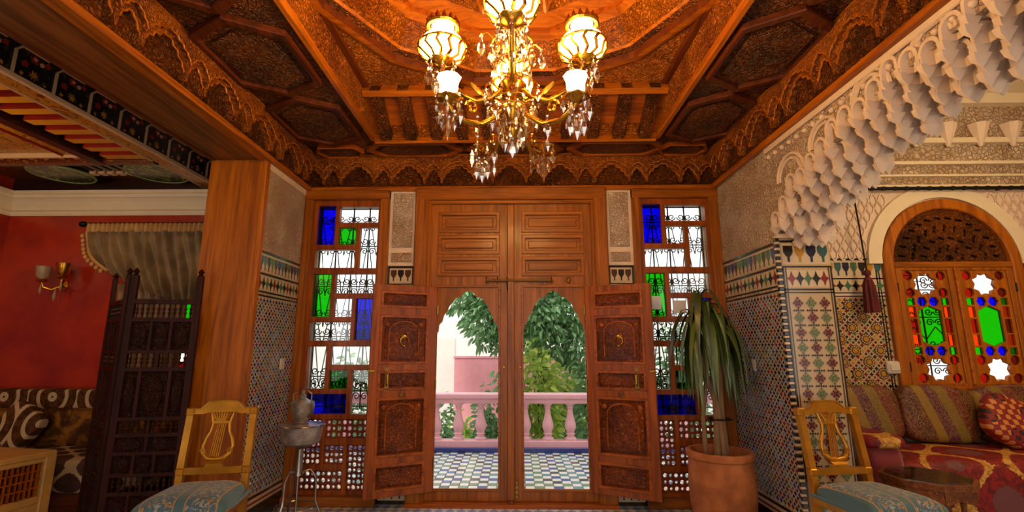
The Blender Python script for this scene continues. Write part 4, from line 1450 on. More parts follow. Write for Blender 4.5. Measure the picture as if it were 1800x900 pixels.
# curtain on its rod
m = M('satin', 0.4)
m.b.inputs['Sheen Weight'].default_value = 0.4
v = m.coords(False)
m.color(m.mix(m.noise(v, 5, 3).smooth(0.35, 0.65), lin('#6b5230'), lin('#8c7046')))
plain('heading_tape', '#c9995a', 0.6, var=0.2)
rodS = thing('curtain_rod', 'dark curtain rod with a round finial on the red wall', 'curtain rod', (-3.4, 4.38, 2.48))
MB().tube([(-4.13, 4.38, 2.485), (-2.5, 4.38, 2.485)], 0.014, 8).build('rod', 'iron', rodS)
MB().ball((-4.16, 4.38, 2.485), 0.03, 10, 1.3).build('finial', 'iron', rodS, smooth=True)
for x in (-4.05, -2.7):
    MB().box(x - 0.012, x + 0.012, 4.38, 4.45, 2.475, 2.495).build('bracket', 'iron', rodS)
cur = thing('curtain', 'olive gold satin curtain swept aside under a pleated heading', 'curtain', (-3.3, 4.36, 1.75))


def swag(u, w):
    x0, z0 = -4.08 + u * 1.58, 2.40
    hem = [(-3.80, 2.02), (-3.36, 1.80), (-3.05, 1.73), (-2.8, 1.73), (-2.6, 1.80)]
    t = u * 4
    i = min(int(t), 3)
    f = t - i
    hx_, hz_ = hem[i][0] + (hem[i + 1][0] - hem[i][0]) * f, hem[i][1] + (hem[i + 1][1] - hem[i][1]) * f
    # folds lean to the right as they fall
    x = x0 + (hx_ - x0) * (w ** 1.3) + 0.10 * sin(pi * w) * (u - 0.1)
    z = z0 + (hz_ - z0) * w - 0.06 * sin(pi * w) * (1 - abs(u - .5))
    y = 4.35 - 0.036 * sin(u * 2 * pi * 15 + w * 3.0) * (0.45 + 0.55 * w) - 0.03 * w + 0.012 * sin(u * 61 + w * 8)
    return (x, y, z)


b = MB().grid(swag, 150, 18).build('swag', 'satin', cur, smooth=True, fix=False)
md = b.modifiers.new('thickness', 'SOLIDIFY')
md.thickness = 0.004
MB().grid(lambda u, w: (-4.08 + u * 1.58, 4.352 - 0.02 * sin(u * 2 * pi * 34), 2.48 - w * 0.085), 220, 2).build('heading', 'heading_tape', cur, smooth=True, fix=False).modifiers.new('thickness', 'SOLIDIFY').thickness = 0.004
MB().tube([swag(0, k / 14) for k in range(15)], 0.014, 6).build('edge_braid', 'heading_tape', cur)
pm = None
for i in range(10):
    p = Vector(swag(0, (i + 0.5) / 10)) + Vector((-0.035, -0.01, -0.015))
    if pm is None:
        pm = MB().ball(p, 0.018, 8, 1, 1, 1.25).build('pompon', 'heading_tape', cur, smooth=True)
    else:
        dup(pm, cur, p)
for xd, wd in ((-3.74, 0.66), (-2.92, 0.36)):
    MB().grid(lambda u, w: (xd + u * wd + 0.03 * sin(pi * w), 4.40 - 0.02 * sin(u * 2 * pi * 7), 1.9 - w * 0.92), 60, 10).build('drape_tail', 'satin', cur, smooth=True, fix=False).modifiers.new('thickness', 'SOLIDIFY').thickness = 0.004

# brass sconce
sn = thing('wall_sconce', 'brass wall sconce with glass shades and drops on the red wall', 'wall lamp', (-4.34, 4.44, 1.92))
plain('shade_glass', '#9a8468', 0.25, coat=0.3)
MB().lathe([(0.02, -0.02), (0.055, -0.01), (0.05, 0.004), (0.02, 0.012)], 12, (0, 0, 0), 0, YP(4.44) @ Matrix.Translation((-4.31, 1.90, 0))).build('back_plate', 'brass', sn, smooth=True)
for s, dz in ((-1, 0.0), (1, 0.03)):
    x1 = -4.31 + s * 0.095
    MB().tube([(-4.31, 4.42, 1.89), (-4.31 + s * 0.04, 4.37, 1.85), (-4.31 + s * 0.08, 4.33, 1.87), (x1, 4.32, 1.92 + dz)], 0.009, 7).build('arm', 'brass', sn, smooth=True)
    MB().lathe([(0.014, 1.91 + dz), (0.045, 1.925 + dz), (0.03, 1.945 + dz)], 12, (x1, 4.32, 0)).build('drip_cup', 'brass', sn, smooth=True)
    MB().lathe([(0.025, 1.94 + dz), (0.05, 1.975 + dz), (0.055, 2.03 + dz), (0.062, 2.06 + dz), (0.056, 2.06 + dz), (0.045, 1.98 + dz), (0.022, 1.95 + dz)], 14, (x1, 4.32, 0)).build('shade', 'shade_glass' if s < 0 else 'brass', sn, smooth=True)
    MB().lathe([(0.001, 1.80 + dz), (0.011, 1.83 + dz), (0.004, 1.89 + dz)], 6, (x1, 4.32, 0)).build('crystal_drop', 'shade_glass', sn)
MB().lathe([(0.001, 1.74), (0.014, 1.78), (0.004, 1.86)], 6, (-4.31, 4.37, 0)).build('crystal_drop', 'shade_glass', sn)


# sofa of the salon
def brown_rings():
    m = M('brown_rings', 0.8, spec=0.2)
    x, y, z = m.xyz(m.coords(False))
    u = ((x * 2.3).fract() - 0.5) / 2.3
    w = z - 0.02
    r = (u * u + w * w).sqrt()
    a = (r * 62).sin().gt(0.55)
    n = m.noise(m.coords(False), 25, 3)
    base = m.mix(n.smooth(0.4, 0.6), lin('#3a200a'), lin('#583411'))
    m.color(m.mix(a, base, lin('#b59c78')))
    return m.m


brown_rings()
m = M('gold_velvet', 0.7, spec=0.2)
v = m.coords(False)
m.color(m.mix(m.noise(v, 6, 5, 0.6, 1.0).smooth(0.4, 0.62), lin('#3f2008'), lin('#8a5a16')))
m = M('brown_damask', 0.7)
x, y, z = m.xyz(m.coords(False))
f = ((x * 21).sin() + ((y - z) * 26).sin()).abs()
n = m.noise(m.coords(False), 30, 3, 0.6, 2.0)
m.color(m.mix((f + n * 0.7).lt(0.75), m.mix(n.smooth(0.4, 0.6), lin('#301708'), lin('#47240f')), lin('#a98d68')))


def puff(b, x0, x1, y0, y1, z0, z1, p=4.0, n=10, mi=0, M4=None):
    """cushion: a rounded block (superellipsoid faces)"""
    c = Vector(((x0 + x1) / 2, (y0 + y1) / 2, (z0 + z1) / 2))
    h = Vector(((x1 - x0) / 2, (y1 - y0) / 2, (z1 - z0) / 2))
    for ax in range(3):
        for s in (-1, 1):
            def fn(u, w, ax=ax, s=s):
                q = [0, 0, 0]
                q[ax] = s
                q[(ax + 1) % 3] = 2 * u - 1
                q[(ax + 2) % 3] = 2 * w - 1
                L = (abs(q[0]) ** p + abs(q[1]) ** p + abs(q[2]) ** p) ** (1 / p)
                v_ = Vector([c[k] + h[k] * q[k] / L for k in range(3)])
                return M4 @ v_ if M4 is not None else v_
            b.grid(fn, n, n, mi)
    return b


def weld(o, d=1e-4):
    bm = bmesh.new()
    bm.from_mesh(o.data)
    bmesh.ops.remove_doubles(bm, verts=bm.verts, dist=d)
    bmesh.ops.recalc_face_normals(bm, faces=bm.faces)
    bm.to_mesh(o.data)
    bm.free()
    return o


so = thing('banquette', 'low brown and gold patterned banquette along the red wall', 'sofa', (-3.95, 4.1, 0))
MB().box(-4.93, -2.75, 3.80, 4.42, 0.0, 0.26, ch=0.01).build('base', 'wood_dark_x', so)
weld(puff(MB(), -4.94, -2.74, 3.72, 4.43, 0.24, 0.50, 7, 14).build('seat', 'brown_damask', so, smooth=True))
for i in range(3):
    weld(puff(MB(), -4.93 + i * 0.73, -4.93 + i * 0.73 + 0.72, 4.18, 4.40, 0.48, 0.80, 6).build('back_cushion', 'gold_velvet', so, smooth=True))
weld(puff(MB(), -4.94, -2.74, 4.26, 4.43, 0.79, 0.955, 8, 14).build('bolster', 'brown_rings', so, smooth=True))
T = Matrix.Translation((-4.10, 4.06, 0.68)) @ Matrix.Rotation(radians(-14), 4, 'X') @ Matrix.Rotation(radians(33), 4, 'Y')
pl = weld(puff(MB(), -0.17, 0.17, -0.06, 0.06, -0.16, 0.16, 5.0, 10, 0, T).build('throw_pillow', 'brown_rings', smooth=True))
tag(pl, 'brown square pillow with a cream ring leaning on the salon banquette', 'pillow')

# cream low table with a slatted side
plain('cream_paint', '#b98d4c', 0.45, var=0.2)
lt = thing('low_table', 'cream painted low table with a dark slatted side in the salon', 'table', (0, 0, 0))
MB().box(-0.62, 0.0, -0.95, 0.0, 0.56, 0.60, ch=0.008).build('top_frame', 'cream_paint', lt)
for sx in (-0.60, -0.06):
    for sy in (-0.93, -0.07):
        b = MB().box(sx, sx + 0.06, sy, sy + 0.07, 0.0, 0.57, ch=0.006)
        b.build('leg', 'cream_paint', lt)
MB().box(-0.05, -0.01, -0.88, -0.06, 0.26, 0.31, ch=0.006).build('rail', 'cream_paint', lt)
MB().box(-0.05, -0.01, -0.88, -0.06, 0.53, 0.57, ch=0.006).build('rail', 'cream_paint', lt)
MB().box(-0.60, -0.045, -0.88, -0.06, 0.28, 0.55).build('inner_box', 'paint_dark', lt)
MB().prism([(-0.88, 0.26), (-0.06, 0.26), (-0.06, 0.15), (-0.13, 0.17), (-0.2, 0.22), (-0.74, 0.22), (-0.81, 0.17), (-0.88, 0.15)], 0.0, 0.025, XP(-0.015)).build('apron', 'cream_paint', lt)
sl = None
for i in range(26):
    y = -0.87 + i * 0.031
    if sl is None:
        sl = MB().box(-0.04, -0.025, y, y + 0.011, 0.31, 0.53).build('slat', 'wood_red_z', lt)
        c0 = wloc(sl)
    else:
        dup(sl, lt, c0 + Vector((0, 0.031 * i, 0)))
for z in (0.365, 0.42, 0.475):
    MB().box(-0.034, -0.02, -0.87, -0.06, z, z + 0.009).build('slat', 'wood_red_x', lt)
lt.location = (-3.27, 3.55, 0)
lt.rotation_euler = (0, 0, radians(-10))

# folding screen
scr = thing('folding_screen', 'dark carved wooden folding screen standing before the curtain', 'screen', (-2.8, 3.45, 0))


def screen_leaf(p0, p1, h):
    a = Vector((p1[0] - p0[0], p1[1] - p0[1], 0))
    W = a.length
    a.normalize()
    n = Vector((a.y, -a.x, 0))
    if n.y > 0:
        n = -n
    T = Matrix(((a.x, 0, n.x, p0[0]), (a.y, 0, n.y, p0[1]), (0, 1, 0, 0), (0, 0, 0, 1)))
    rows = [(1.53, 1.63, 1, 0), (1.30, 1.50, 3, 1), (1.18, 1.275, 2, 0), (0.84, 1.15, -1, 1), (0.73, 0.815, 2, 0), (0.61, 0.705, 2, 1), (0.47, 0.585, 3, 1), (0.35, 0.445, 2, 0), (0.06, 0.325, 3, 1)]
    holes, ins = [], []
    e = 0.045
    for z0, z1, k, ty in rows:
        spans = []
        if k == -1:
            q = (W - 2 * e) / 4
            spans = [(e, e + q - 0.012), (e + q + 0.012, W - e - q - 0.012), (W - e - q + 0.012, W - e)]
        else:
            q = (W - 2 * e) / k
            spans = [(e + i * q + (0.01 if i else 0), e + (i + 1) * q - (0.01 if i < k - 1 else 0)) for i in range(k)]
        for a0, a1 in spans:
            holes.append(rect(a0, a1, z0, z1))
            ins.append((a0, a1, z0, z1, ty))
    top = [(0, 0), (W, 0), (W, h), (W - e, h), (W - e, 1.665), (e, 1.665), (e, h), (0, h)]
    leaf = panel('leaf', top, holes, -0.014, 0.014, 'wood_screen', scr, T, 0.002)
    for a0, a1, z0, z1, ty in ins:
        if ty:
            MB().prism(rect(a0, a1, z0, z1), -0.008, 0.004, T).build('carved_panel', 'carved_screen', leaf)
            MB().prism(ngon((a0 + a1) / 2, (z0 + z1) / 2, (a1 - a0) * 0.36, 8, pi / 8, (z1 - z0) * 0.4), 0.004, 0.010, T).build('carved_panel', 'carved_screen', leaf)
        else:
            k = max(2, int((a1 - a0) / 0.035))
            for i in range(k):
                u = a0 + (i + 0.5) * (a1 - a0) / k
                hgt = z1 - z0
                MB().lathe([(0.007, 0), (0.005, hgt * .2), (0.012, hgt * .35), (0.006, hgt * .5), (0.012, hgt * .65), (0.005, hgt * .8), (0.007, hgt)], 6, (T @ Vector((u, z0, 0)))).build('spindle', 'wood_screen', leaf)
    for u in (e / 2, W - e / 2):
        MB().lathe([(0.02, h), (0.012, h + 0.015), (0.022, h + 0.03), (0.004, h + 0.055)], 8, (T @ Vector((u, 0, 0)))).build('finial', 'wood_screen', leaf)
    return leaf


screen_leaf((-2.81, 3.42), (-2.33, 3.50), 1.84)
screen_leaf((-2.83, 3.42), (-3.18, 3.70), 1.84)

# ------------------------------------------------------------------ balcony and garden outside
plain('rail_pink', '#e6b4c4', 0.55, var=0.06)
plain('garden_pink', '#d08a92', 0.85, var=0.1)
plain('garden_white', '#cfcac4', 0.85, var=0.06)
plain('earth', '#4a3526', 0.95, var=0.3)
o = MB().box(-3.2, 3.2, 4.65, 6.45, -0.2, 0.015).build('balcony_floor', 'grout')
struct(o, 'tiled balcony floor outside the double door', 'floor')
tp = 0.09
plain('tile_snow', '#dcdcd8', 0.3)
for n_, c_ in (('aqua', '#5f939a'), ('cobalt', '#41609c'), ('moss', '#6f9078'), ('slate', '#46555a')):
    plain('tile_' + n_, c_, 0.3)
near, rest, ts_ = [], MB(), {}
for j in range(18):
    for i in range(-24, 24):
        x, y = i * tp, 4.67 + j * tp
        mt = 'tile_snow' if (i + j) % 2 == 0 else ('tile_aqua', 'tile_cobalt', 'tile_moss', 'tile_slate')[(i * 3 + j * 7 + (i * j) // 2) % 4]
        if -0.76 * (y / 4.4) < x < 0.66 * (y / 4.4) and len(near) < 300 and not (-0.15 * y / 4.4 < x < 0.0):
            near.append((x, y, mt))
        else:
            rest.box(x + 0.003, x + tp - 0.003, y + 0.003, y + tp - 0.003, 0.012, 0.03, mi=('tile_snow', 'tile_aqua', 'tile_cobalt', 'tile_moss', 'tile_slate').index(mt))
for x, y, mt in near:
    if mt not in ts_:
        ts_[mt] = MB().box(x + 0.003, x + tp - 0.003, y + 0.003, y + tp - 0.003, 0.012, 0.03, ch=0.003).build('tile', mt, o)
    else:
        dup(ts_[mt], o, (x + tp / 2, y + tp / 2, 0.021))
rs = rest.build('more_tiles', ['tile_snow', 'tile_aqua', 'tile_cobalt', 'tile_moss', 'tile_slate'], o)
rs['kind'] = 'stuff'
MB().box(-3.2, 3.2, 6.30, 6.36, 0.015, 0.085, ch=0.004).build('blue_kerb', 'tile_blue', o)

bl = thing('balustrade', 'pink painted balustrade with turned balusters at the balcony edge', 'balustrade', (0, 6.42, 0.08))
MB().box(-3.2, 3.2, 6.33, 6.53, 0.665, 0.735, ch=0.015).build('handrail', 'rail_pink', bl)
MB().box(-3.2, 3.2, 6.36, 6.50, 0.61, 0.665, ch=0.006).build('under_rail', 'rail_pink', bl)
MB().box(-3.2, 3.2, 6.35, 6.51, 0.0, 0.16, ch=0.01).build('plinth', 'rail_pink', bl)
pf = [(0.075, 0.155), (0.075, 0.185), (0.05, 0.20), (0.045, 0.225), (0.062, 0.235), (0.045, 0.25), (0.055, 0.275), (0.072, 0.315), (0.07, 0.36), (0.052, 0.42), (0.036, 0.49), (0.032, 0.54), (0.048, 0.55), (0.036, 0.565), (0.05, 0.59), (0.068, 0.60), (0.068, 0.615)]
bs = None
for i in range(-10, 11):
    x = -0.735 + (i + 2.6 - 2.6) * 0.287
    c = (x, 6.43, 0)
    if bs is None:
        bs = MB().lathe(pf, 16, c).build('baluster', 'rail_pink', bl, smooth=35)
        c0 = wloc(bs)
        x00 = x
    else:
        dup(bs, bl, c0 + Vector((x - x00, 0, 0)))

o = MB().box(-12, 12, 6.6, 22, -2.6, -2.5).build('garden_ground', 'earth')
struct(o, 'dark garden soil below the balcony', 'ground')
o = MB().box(-1.25, 1.35, 10.0, 10.2, -2.5, 1.12).build('wall_garden', 'garden_pink')
struct(o, 'faded pink garden wall seen beyond the balustrade', 'wall')
MB().box(-1.27, 1.37, 9.98, 10.22, 1.10, 1.14).build('wall_cap', 'garden_pink', o)
o = MB().box(-9, -1.27, 10.15, 10.4, -2.5, 1.5).build('wall_garden_white', 'garden_white')
struct(o, 'pale whitewashed garden wall beside the pink one', 'wall')
o = MB().box(-8, 9, 13.0, 13.3, -2.5, 2.0).build('wall_neighbour', 'garden_white')
struct(o, 'pale neighbouring house wall at the end of the garden', 'wall')


def leafmat(name, c1, c2):
    m = M(name, 0.45, 0, 0.1)
    oi = m.n('ShaderNodeNewGeometry')
    r = X(m.nt, oi.outputs['Random Per Island'])
    m.color(m.mix(r, lin(c1), lin(c2)))
    # thin leaves let some light through
    tr = m.n('ShaderNodeBsdfTranslucent')
    tr.inputs['Color'].default_value = lin(c2)
    mx = m.n('ShaderNodeMixShader')
    mx.inputs[0].default_value = 0.3
    m.nt.links.new(m.b.outputs[0], mx.inputs[1])
    m.nt.links.new(tr.outputs[0], mx.inputs[2])
    m.nt.links.new(mx.outputs[0], m.nt.nodes['Material Output'].inputs['Surface'])
    return m.m


leafmat('leaf_ficus', '#3a6a3c', '#86b07c')
leafmat('leaf_bright', '#5a8a2c', '#b5cc5a')
plain('bark', '#5c4a38', 0.9, var=0.3)


def leaf_at(b, p, d, L, w, rnd):
    d = d.normalized()
    s = d.cross(Vector((rnd.uniform(-1, 1), rnd.uniform(-1, 1), rnd.uniform(-.3, 1))))
    if s.length < 1e-3:
        s = d.orthogonal()
    s.normalize()
    n = s.cross(d)
    b.add([p, p + d * L * .35 + s * w * .5 + n * w * .12, p + d * L * .75 + s * w * .38 + n * w * .1 - Vector((0, 0, L * .04)), p + d * L - Vector((0, 0, L * .12)), p + d * L * .75 - s * w * .38 + n * w * .1 - Vector((0, 0, L * .04)), p + d * L * .35 - s * w * .5 + n * w * .12, p + d * L * .5 - Vector((0, 0, L * .02))],
          [(0, 1, 6), (1, 2, 6), (2, 3, 6), (3, 4, 6), (4, 5, 6), (5, 0, 6)])


def foliage(name, blobs, n, L, mat, parent, seed, droop=0.5):
    r = random.Random(seed)
    b = MB()
    tot = sum(q[3] * q[4] for q in blobs)
    for cx_, cy_, cz_, rx, rz in blobs:
        for k in range(int(n * rx * rz / tot)):
            while True:
                q = Vector((r.uniform(-1, 1), r.uniform(-1, 1), r.uniform(-1, 1)))
                if 0.25 < q.length < 1:
                    break
            p = Vector((cx_ + q.x * rx, cy_ + q.y * rx, cz_ + q.z * rz))
            d = Vector((q.x + r.uniform(-.6, .6), q.y + r.uniform(-.6, .6), q.z * 0.4 - droop + r.uniform(-.5, .4)))
            leaf_at(b, p, d, L * r.uniform(.7, 1.25), L * 0.42, r)
    o_ = b.build(name, mat, parent, fix=False)
    o_['kind'] = 'stuff'
    return o_


tr = thing('ficus_tree', 'large green leaved tree with drooping boughs beyond the balustrade', 'tree', (0.5, 8.2, -2.5))
MB().tube([(0.55, 8.4, -2.5), (0.5, 8.35, 0.2), (0.35, 8.2, 1.6), (0.2, 8.1, 2.6), (0.2, 8.1, 3.4)], [0.2, 0.17, 0.14, 0.11, 0.06], 10).build('trunk', 'bark', tr, smooth=True)
for q in (((0.35, 8.2, 1.6), (-0.3, 7.9, 2.1), (-1.0, 7.7, 2.2)), ((0.3, 8.2, 1.8), (0.9, 7.9, 2.2), (1.4, 7.7, 2.0)), ((0.2, 8.1, 2.5), (-0.6, 8.0, 2.9), (-1.6, 8.2, 2.9))):
    MB().tube(q, [0.07, 0.05, 0.025], 7).build('bough', 'bark', tr, smooth=True)
foliage('foliage', [(-0.75, 7.7, 2.25, 0.5, 0.42), (-0.25, 7.6, 2.15, 0.5, 0.5), (-0.45, 7.5, 1.72, 0.35, 0.42), (-0.2, 7.5, 1.5, 0.22, 0.32), (0.35, 7.5, 1.9, 0.5, 0.45), (0.85, 7.5, 1.95, 0.45, 0.5), (0.45, 7.4, 1.5, 0.4, 0.4), (0.95, 7.5, 1.4, 0.35, 0.45), (0.2, 7.8, 2.9, 1.4, 0.5), (1.5, 8.0, 2.3, 0.5, 0.5), (-1.4, 8.2, 2.8, 0.5, 0.35)], 8500, 0.125, 'leaf_ficus', tr, 3)


def shrub(label, x, y, zb, h, w, mat, seed, n=500, L=0.12):
    t = thing('garden_shrub', label, 'shrub', (x, y, zb), 'garden shrubs beyond the balcony')
    for k in range(4):
        a = k * pi / 2 + seed
        MB().tube([(x, y, zb), (x + 0.1 * cos(a), y + 0.1 * sin(a), zb + h * 0.5), (x + w * 0.4 * cos(a), y + w * 0.4 * sin(a), zb + h * 0.85)], [0.02, 0.015, 0.006], 5).build('stem', 'bark', t)
    n = int(n * 2.2)
    foliage('foliage', [(x, y, zb + h * 0.72, w, h * 0.30), (x - w * 0.3, y, zb + h * 0.66, w * 0.8, h * 0.2), (x + w * 0.3, y - 0.1, zb + h * 0.78, w * 0.8, h * 0.2)], n, L, mat, t, seed, 0.2)


shrub('dark leafy shrub behind the balusters left of the left wicket', -1.14, 7.2, -2.5, 3.15, 0.30, 'leaf_ficus', 21, 420)
shrub('yellow green shrub showing low between the left wicket balusters', -0.95, 8.1, -2.5, 2.8, 0.24, 'leaf_bright', 22, 420)
shrub('dark green shrub at the right side of the left wicket', -0.30, 7.0, -2.5, 3.45, 0.28, 'leaf_ficus', 23, 520)
shrub('tall bright yellow green shrub rising over the rail in the right wicket', 0.26, 7.0, -2.5, 3.9, 0.36, 'leaf_bright', 24, 800)
shrub('glossy green shrub over the rail in the middle of the right wicket', 0.80, 8.2, -2.5, 3.7, 0.36, 'leaf_bright', 25, 700)
shrub('dark green shrub at the far right of the right wicket', 1.14, 7.2, -2.5, 3.9, 0.38, 'leaf_ficus', 26, 700)
for k, (x, h, mt, lab) in enumerate(((-2.4, 3.7, 'leaf_ficus', 'dark shrub seen through the lower panes of the left tall window'), (-1.9, 3.5, 'leaf_bright', 'bright shrub seen through the green pane of the left tall window'), (1.9, 3.9, 'leaf_bright', 'bright shrub seen through the green panes of the right tall window'), (2.4, 4.2, 'leaf_ficus', 'dark shrub seen through the right tall window'))):
    shrub(lab, x, 7.2 + 1.3 * (k % 3 > 0), -2.5, h, 0.40, mt, 30 + k, 700)

# ------------------------------------------------------------------ chandelier
HX, HY = -0.01, 2.12
ch = thing('chandelier', 'gilt brass crystal chandelier with glowing globe lamps under the dome', 'chandelier', (HX, HY, 2.2))
glow('lamp_glass', (1.0, 0.60, 0.19, 1), 62)
glow('bell_glass', (1.0, 0.64, 0.25, 1), 22)
mcr = glass('crystal', (0.97, 0.93, 0.86, 1), 0.42, 0.05)
MB().lathe([(0.004, 2.28), (0.02, 2.30), (0.035, 2.33), (0.02, 2.36), (0.03, 2.38), (0.06, 2.41), (0.065, 2.44), (0.03, 2.47), (0.022, 2.50), (0.05, 2.53), (0.07, 2.56), (0.05, 2.59), (0.022, 2.63), (0.018, 2.72), (0.035, 2.76), (0.045, 2.80), (0.03, 2.85), (0.014, 2.90), (0.012, 3.05), (0.03, 3.08), (0.012, 3.12), (0.012, 4.22)], 16, (HX, HY, 0)).build('stem', 'brass', ch, smooth=40)
MB().lathe([(0.02, 4.16), (0.07, 4.19), (0.08, 4.22)], 14, (HX, HY, 0)).build('ceiling_rose', 'brass', ch, smooth=40)


def at(r, a, z):
    return Vector((HX + r * cos(a), HY + r * sin(a), z))


def spear(b, L, w):
    """cut crystal drop hanging from the origin"""
    b.lathe([(0.001, -L), (w, -L * 0.62), (w * 0.75, -L * 0.30), (w * 0.25, -L * 0.08), (0.001, 0)], 6, (0, 0, 0), 0, Matrix.Diagonal((1, 0.6, 1, 1)))
    b.ball((0, 0, 0.012), 0.009, 6)
    return b


dropL = spear(MB(), 0.10, 0.02).build('crystal_drop', 'crystal', ch)
dropS = spear(MB(), 0.065, 0.013).build('crystal_drop', 'crystal', ch)
offL, offS = Vector((0, 0, -0.0395)), Vector((0, 0, -0.022))
dropL.location, dropS.location = at(0, 0, 2.285) + offL - wloc(ch), at(0.03, 0.5, 2.30) + offS - wloc(ch)
dropL.scale = (1.5, 1.5, 0.85)


def drop(p, big, a=0.0):
    dup(dropL if big else dropS, ch, p + (offL if big else offS), rot=(0, 0, a), scale=(1, 1, 1))


for k in range(4):
    a = k * pi / 2
    RU = 0.30 if k == 3 else 0.345
    path = [at(0.04, a, 2.55), at(0.10, a, 2.50), at(0.17, a, 2.485), at(0.22, a, 2.51), at(RU - 0.045, a, 2.57), at(RU - 0.01, a, 2.62), at(RU, a, 2.665)]
    arm = MB().tube(path, [0.016, 0.014, 0.015, 0.014, 0.015, 0.012, 0.012], 8).build('arm', 'brass', ch, smooth=True)
    sp = [at(0.17 - 0.045 * (1 - i / 14 * 0.75) * cos(i / 14 * 7.5) + 0.0, a, 2.545 + 0.05 * (1 - i / 14 * 0.75) * sin(i / 14 * 7.5 - 1.4)) for i in range(15)]
    MB().tube(sp, 0.009, 6).build('scroll', 'brass', arm, smooth=True)
    c = at(RU, a, 0)
    MB().lathe([(0.012, 2.655), (0.03, 2.665), (0.065, 2.685), (0.07, 2.695), (0.03, 2.70), (0.045, 2.72)], 18, c, lobes=6, depth=0.06).build('drip_cup', 'brass', arm, smooth=40)
    gl = MB().lathe([(0.045, 2.70), (0.085, 2.715), (0.108, 2.75), (0.112, 2.775), (0.10, 2.805), (0.07, 2.83), (0.05, 2.842), (0.047, 2.86), (0.055, 2.885), (0.05, 2.888)], 22, c).build('lamp_shade', 'lamp_glass', arm, smooth=True)
    # pierced gallery below and crown above
    MB().tube([c + Vector((0.115 * cos(t), 0.115 * sin(t), 2.775)) for t in [2 * pi * i / 24 for i in range(24)]], 0.007, 6, closed=True).build('shade_ring', 'brass', gl)
    for i in range(12):
        t = 2 * pi * i / 12
        MB().tube([c + Vector((r_ * cos(t + tw), r_ * sin(t + tw), z_)) for r_, z_, tw in ((0.05, 2.695, 0), (0.092, 2.715, 0.12), (0.113, 2.75, -0.1), (0.116, 2.775, 0.05))], 0.009, 5).build('gallery_rib', 'brass', gl)
    b = MB().tube([c + Vector((0.075 * cos(t), 0.075 * sin(t), 2.885)) for t in [2 * pi * i / 20 for i in range(20)]], 0.012, 6, closed=True)
    for i in range(14):
        t = 2 * pi * i / 14
        b.lathe([(0.009, 2.89), (0.012, 2.905), (0.001, 2.93)], 5, c + Vector((0.075 * cos(t), 0.075 * sin(t), 0)))
    b.build('shade_crown', 'brass', gl)
    for i in range(7):
        t = 2 * pi * i / 7 + a
        drop(c + Vector((0.066 * cos(t), 0.066 * sin(t), 2.672)), i % 2 == 0, t)
        drop(c + Vector((0.04 * cos(t + .4), 0.04 * sin(t + .4), 2.60)), i % 2 == 1, t)
    # lower arm between
    a2 = radians((-38, 62, 118, 218)[k])
    path = [at(0.04, a2, 2.44), at(0.10, a2, 2.37), at(0.18, a2, 2.31), at(0.27, a2, 2.30), at(0.335, a2, 2.33), at(0.35, a2, 2.36)]
    arm = MB().tube(path, [0.014, 0.012, 0.013, 0.012, 0.011, 0.01], 8).build('arm', 'brass', ch, smooth=True)
    sp = [at(0.23 + 0.03 * (1 - i / 12 * 0.7) * cos(i / 12 * 7), a2, 2.375 + 0.035 * (1 - i / 12 * 0.7) * sin(i / 12 * 7)) for i in range(13)]
    MB().tube(sp, 0.008, 6).build('scroll', 'brass', arm, smooth=True)
    c = at(0.35, a2, 0)
    MB().lathe([(0.01, 2.35), (0.03, 2.36), (0.058, 2.375), (0.06, 2.382), (0.025, 2.385)], 16, c, lobes=8, depth=0.08).build('drip_cup', 'brass', arm, smooth=40)
    if k in (0, 3):
      MB().lathe([(0.018, 2.385), (0.03, 2.395), (0.038, 2.42), (0.04, 2.45), (0.052, 2.48), (0.049, 2.48), (0.036, 2.445), (0.025, 2.405)], 16, c, lobes=8, depth=0.04).build('bell_shade', 'bell_glass', arm, smooth=True)
    for i in range(6):
        t = 2 * pi * i / 6 + a
        drop(c + Vector((0.056 * cos(t), 0.056 * sin(t), 2.37)), i % 2 == 0, t)
        drop(c + Vector((0.03 * cos(t), 0.03 * sin(t), 2.30)), i % 3 == 0, t)
    drop(c + Vector((0, 0, 2.28)), True, a)
    drop(at(0.2, a2, 2.33), True, a)
    drop(at(0.2, a2, 2.235), False, a)
    # sprigs carrying a single drop
    a3 = a + pi / 8
    MB().tube([at(0.03, a3, 2.70), at(0.08, a3, 2.79), at(0.13, a3, 2.82), at(0.16, a3, 2.80)], 0.005, 5).build('sprig', 'brass', ch, smooth=True)
    drop(at(0.16, a3, 2.78), True, a)
for r, z, n, big in ((0.075, 2.86, 10, True), (0.10, 2.76, 12, True), (0.085, 2.66, 10, True), (0.06, 2.70, 8, False), (0.13, 2.52, 12, False), (0.105, 2.45, 10, True), (0.07, 2.40, 8, True), (0.05, 2.335, 6, True), (0.12, 2.40, 8, False)):
    MB().tube([at(r, 2 * pi * i / 24, z + 0.02) for i in range(24)], 0.004, 5, closed=True).build('crystal_hoop', 'brass', ch)
    for i in range(n):
        t = 2 * pi * (i + 0.3) / n
        drop(at(r, t, z), big, t)

# ------------------------------------------------------------------ gilt lyre back chairs
m = M('seat_brocade', 0.6)
m.b.inputs['Sheen Weight'].default_value = 0.3
x, y, z = m.xyz(m.coords(False))
stripe = ((x * 14.5).sin().abs()).lt(0.36)
n1 = m.noise(m.coords(False), 24, 3, 0.6, 2.2)
n2 = m.noise(m.coords(False), 38, 2, 0.5, 1.5)
flor = m.mix(n1.gt(0.53), lin('#3a6078'), m.mix(n2.gt(0.5), lin('#a8741f'), lin('#8aa0a0')))
edge = ((x * 14.5).sin().abs() - 0.40).abs().lt(0.045)
m.color(m.mix(edge, m.mix(stripe, flor, lin('#3a6470')), lin('#a9803a')))


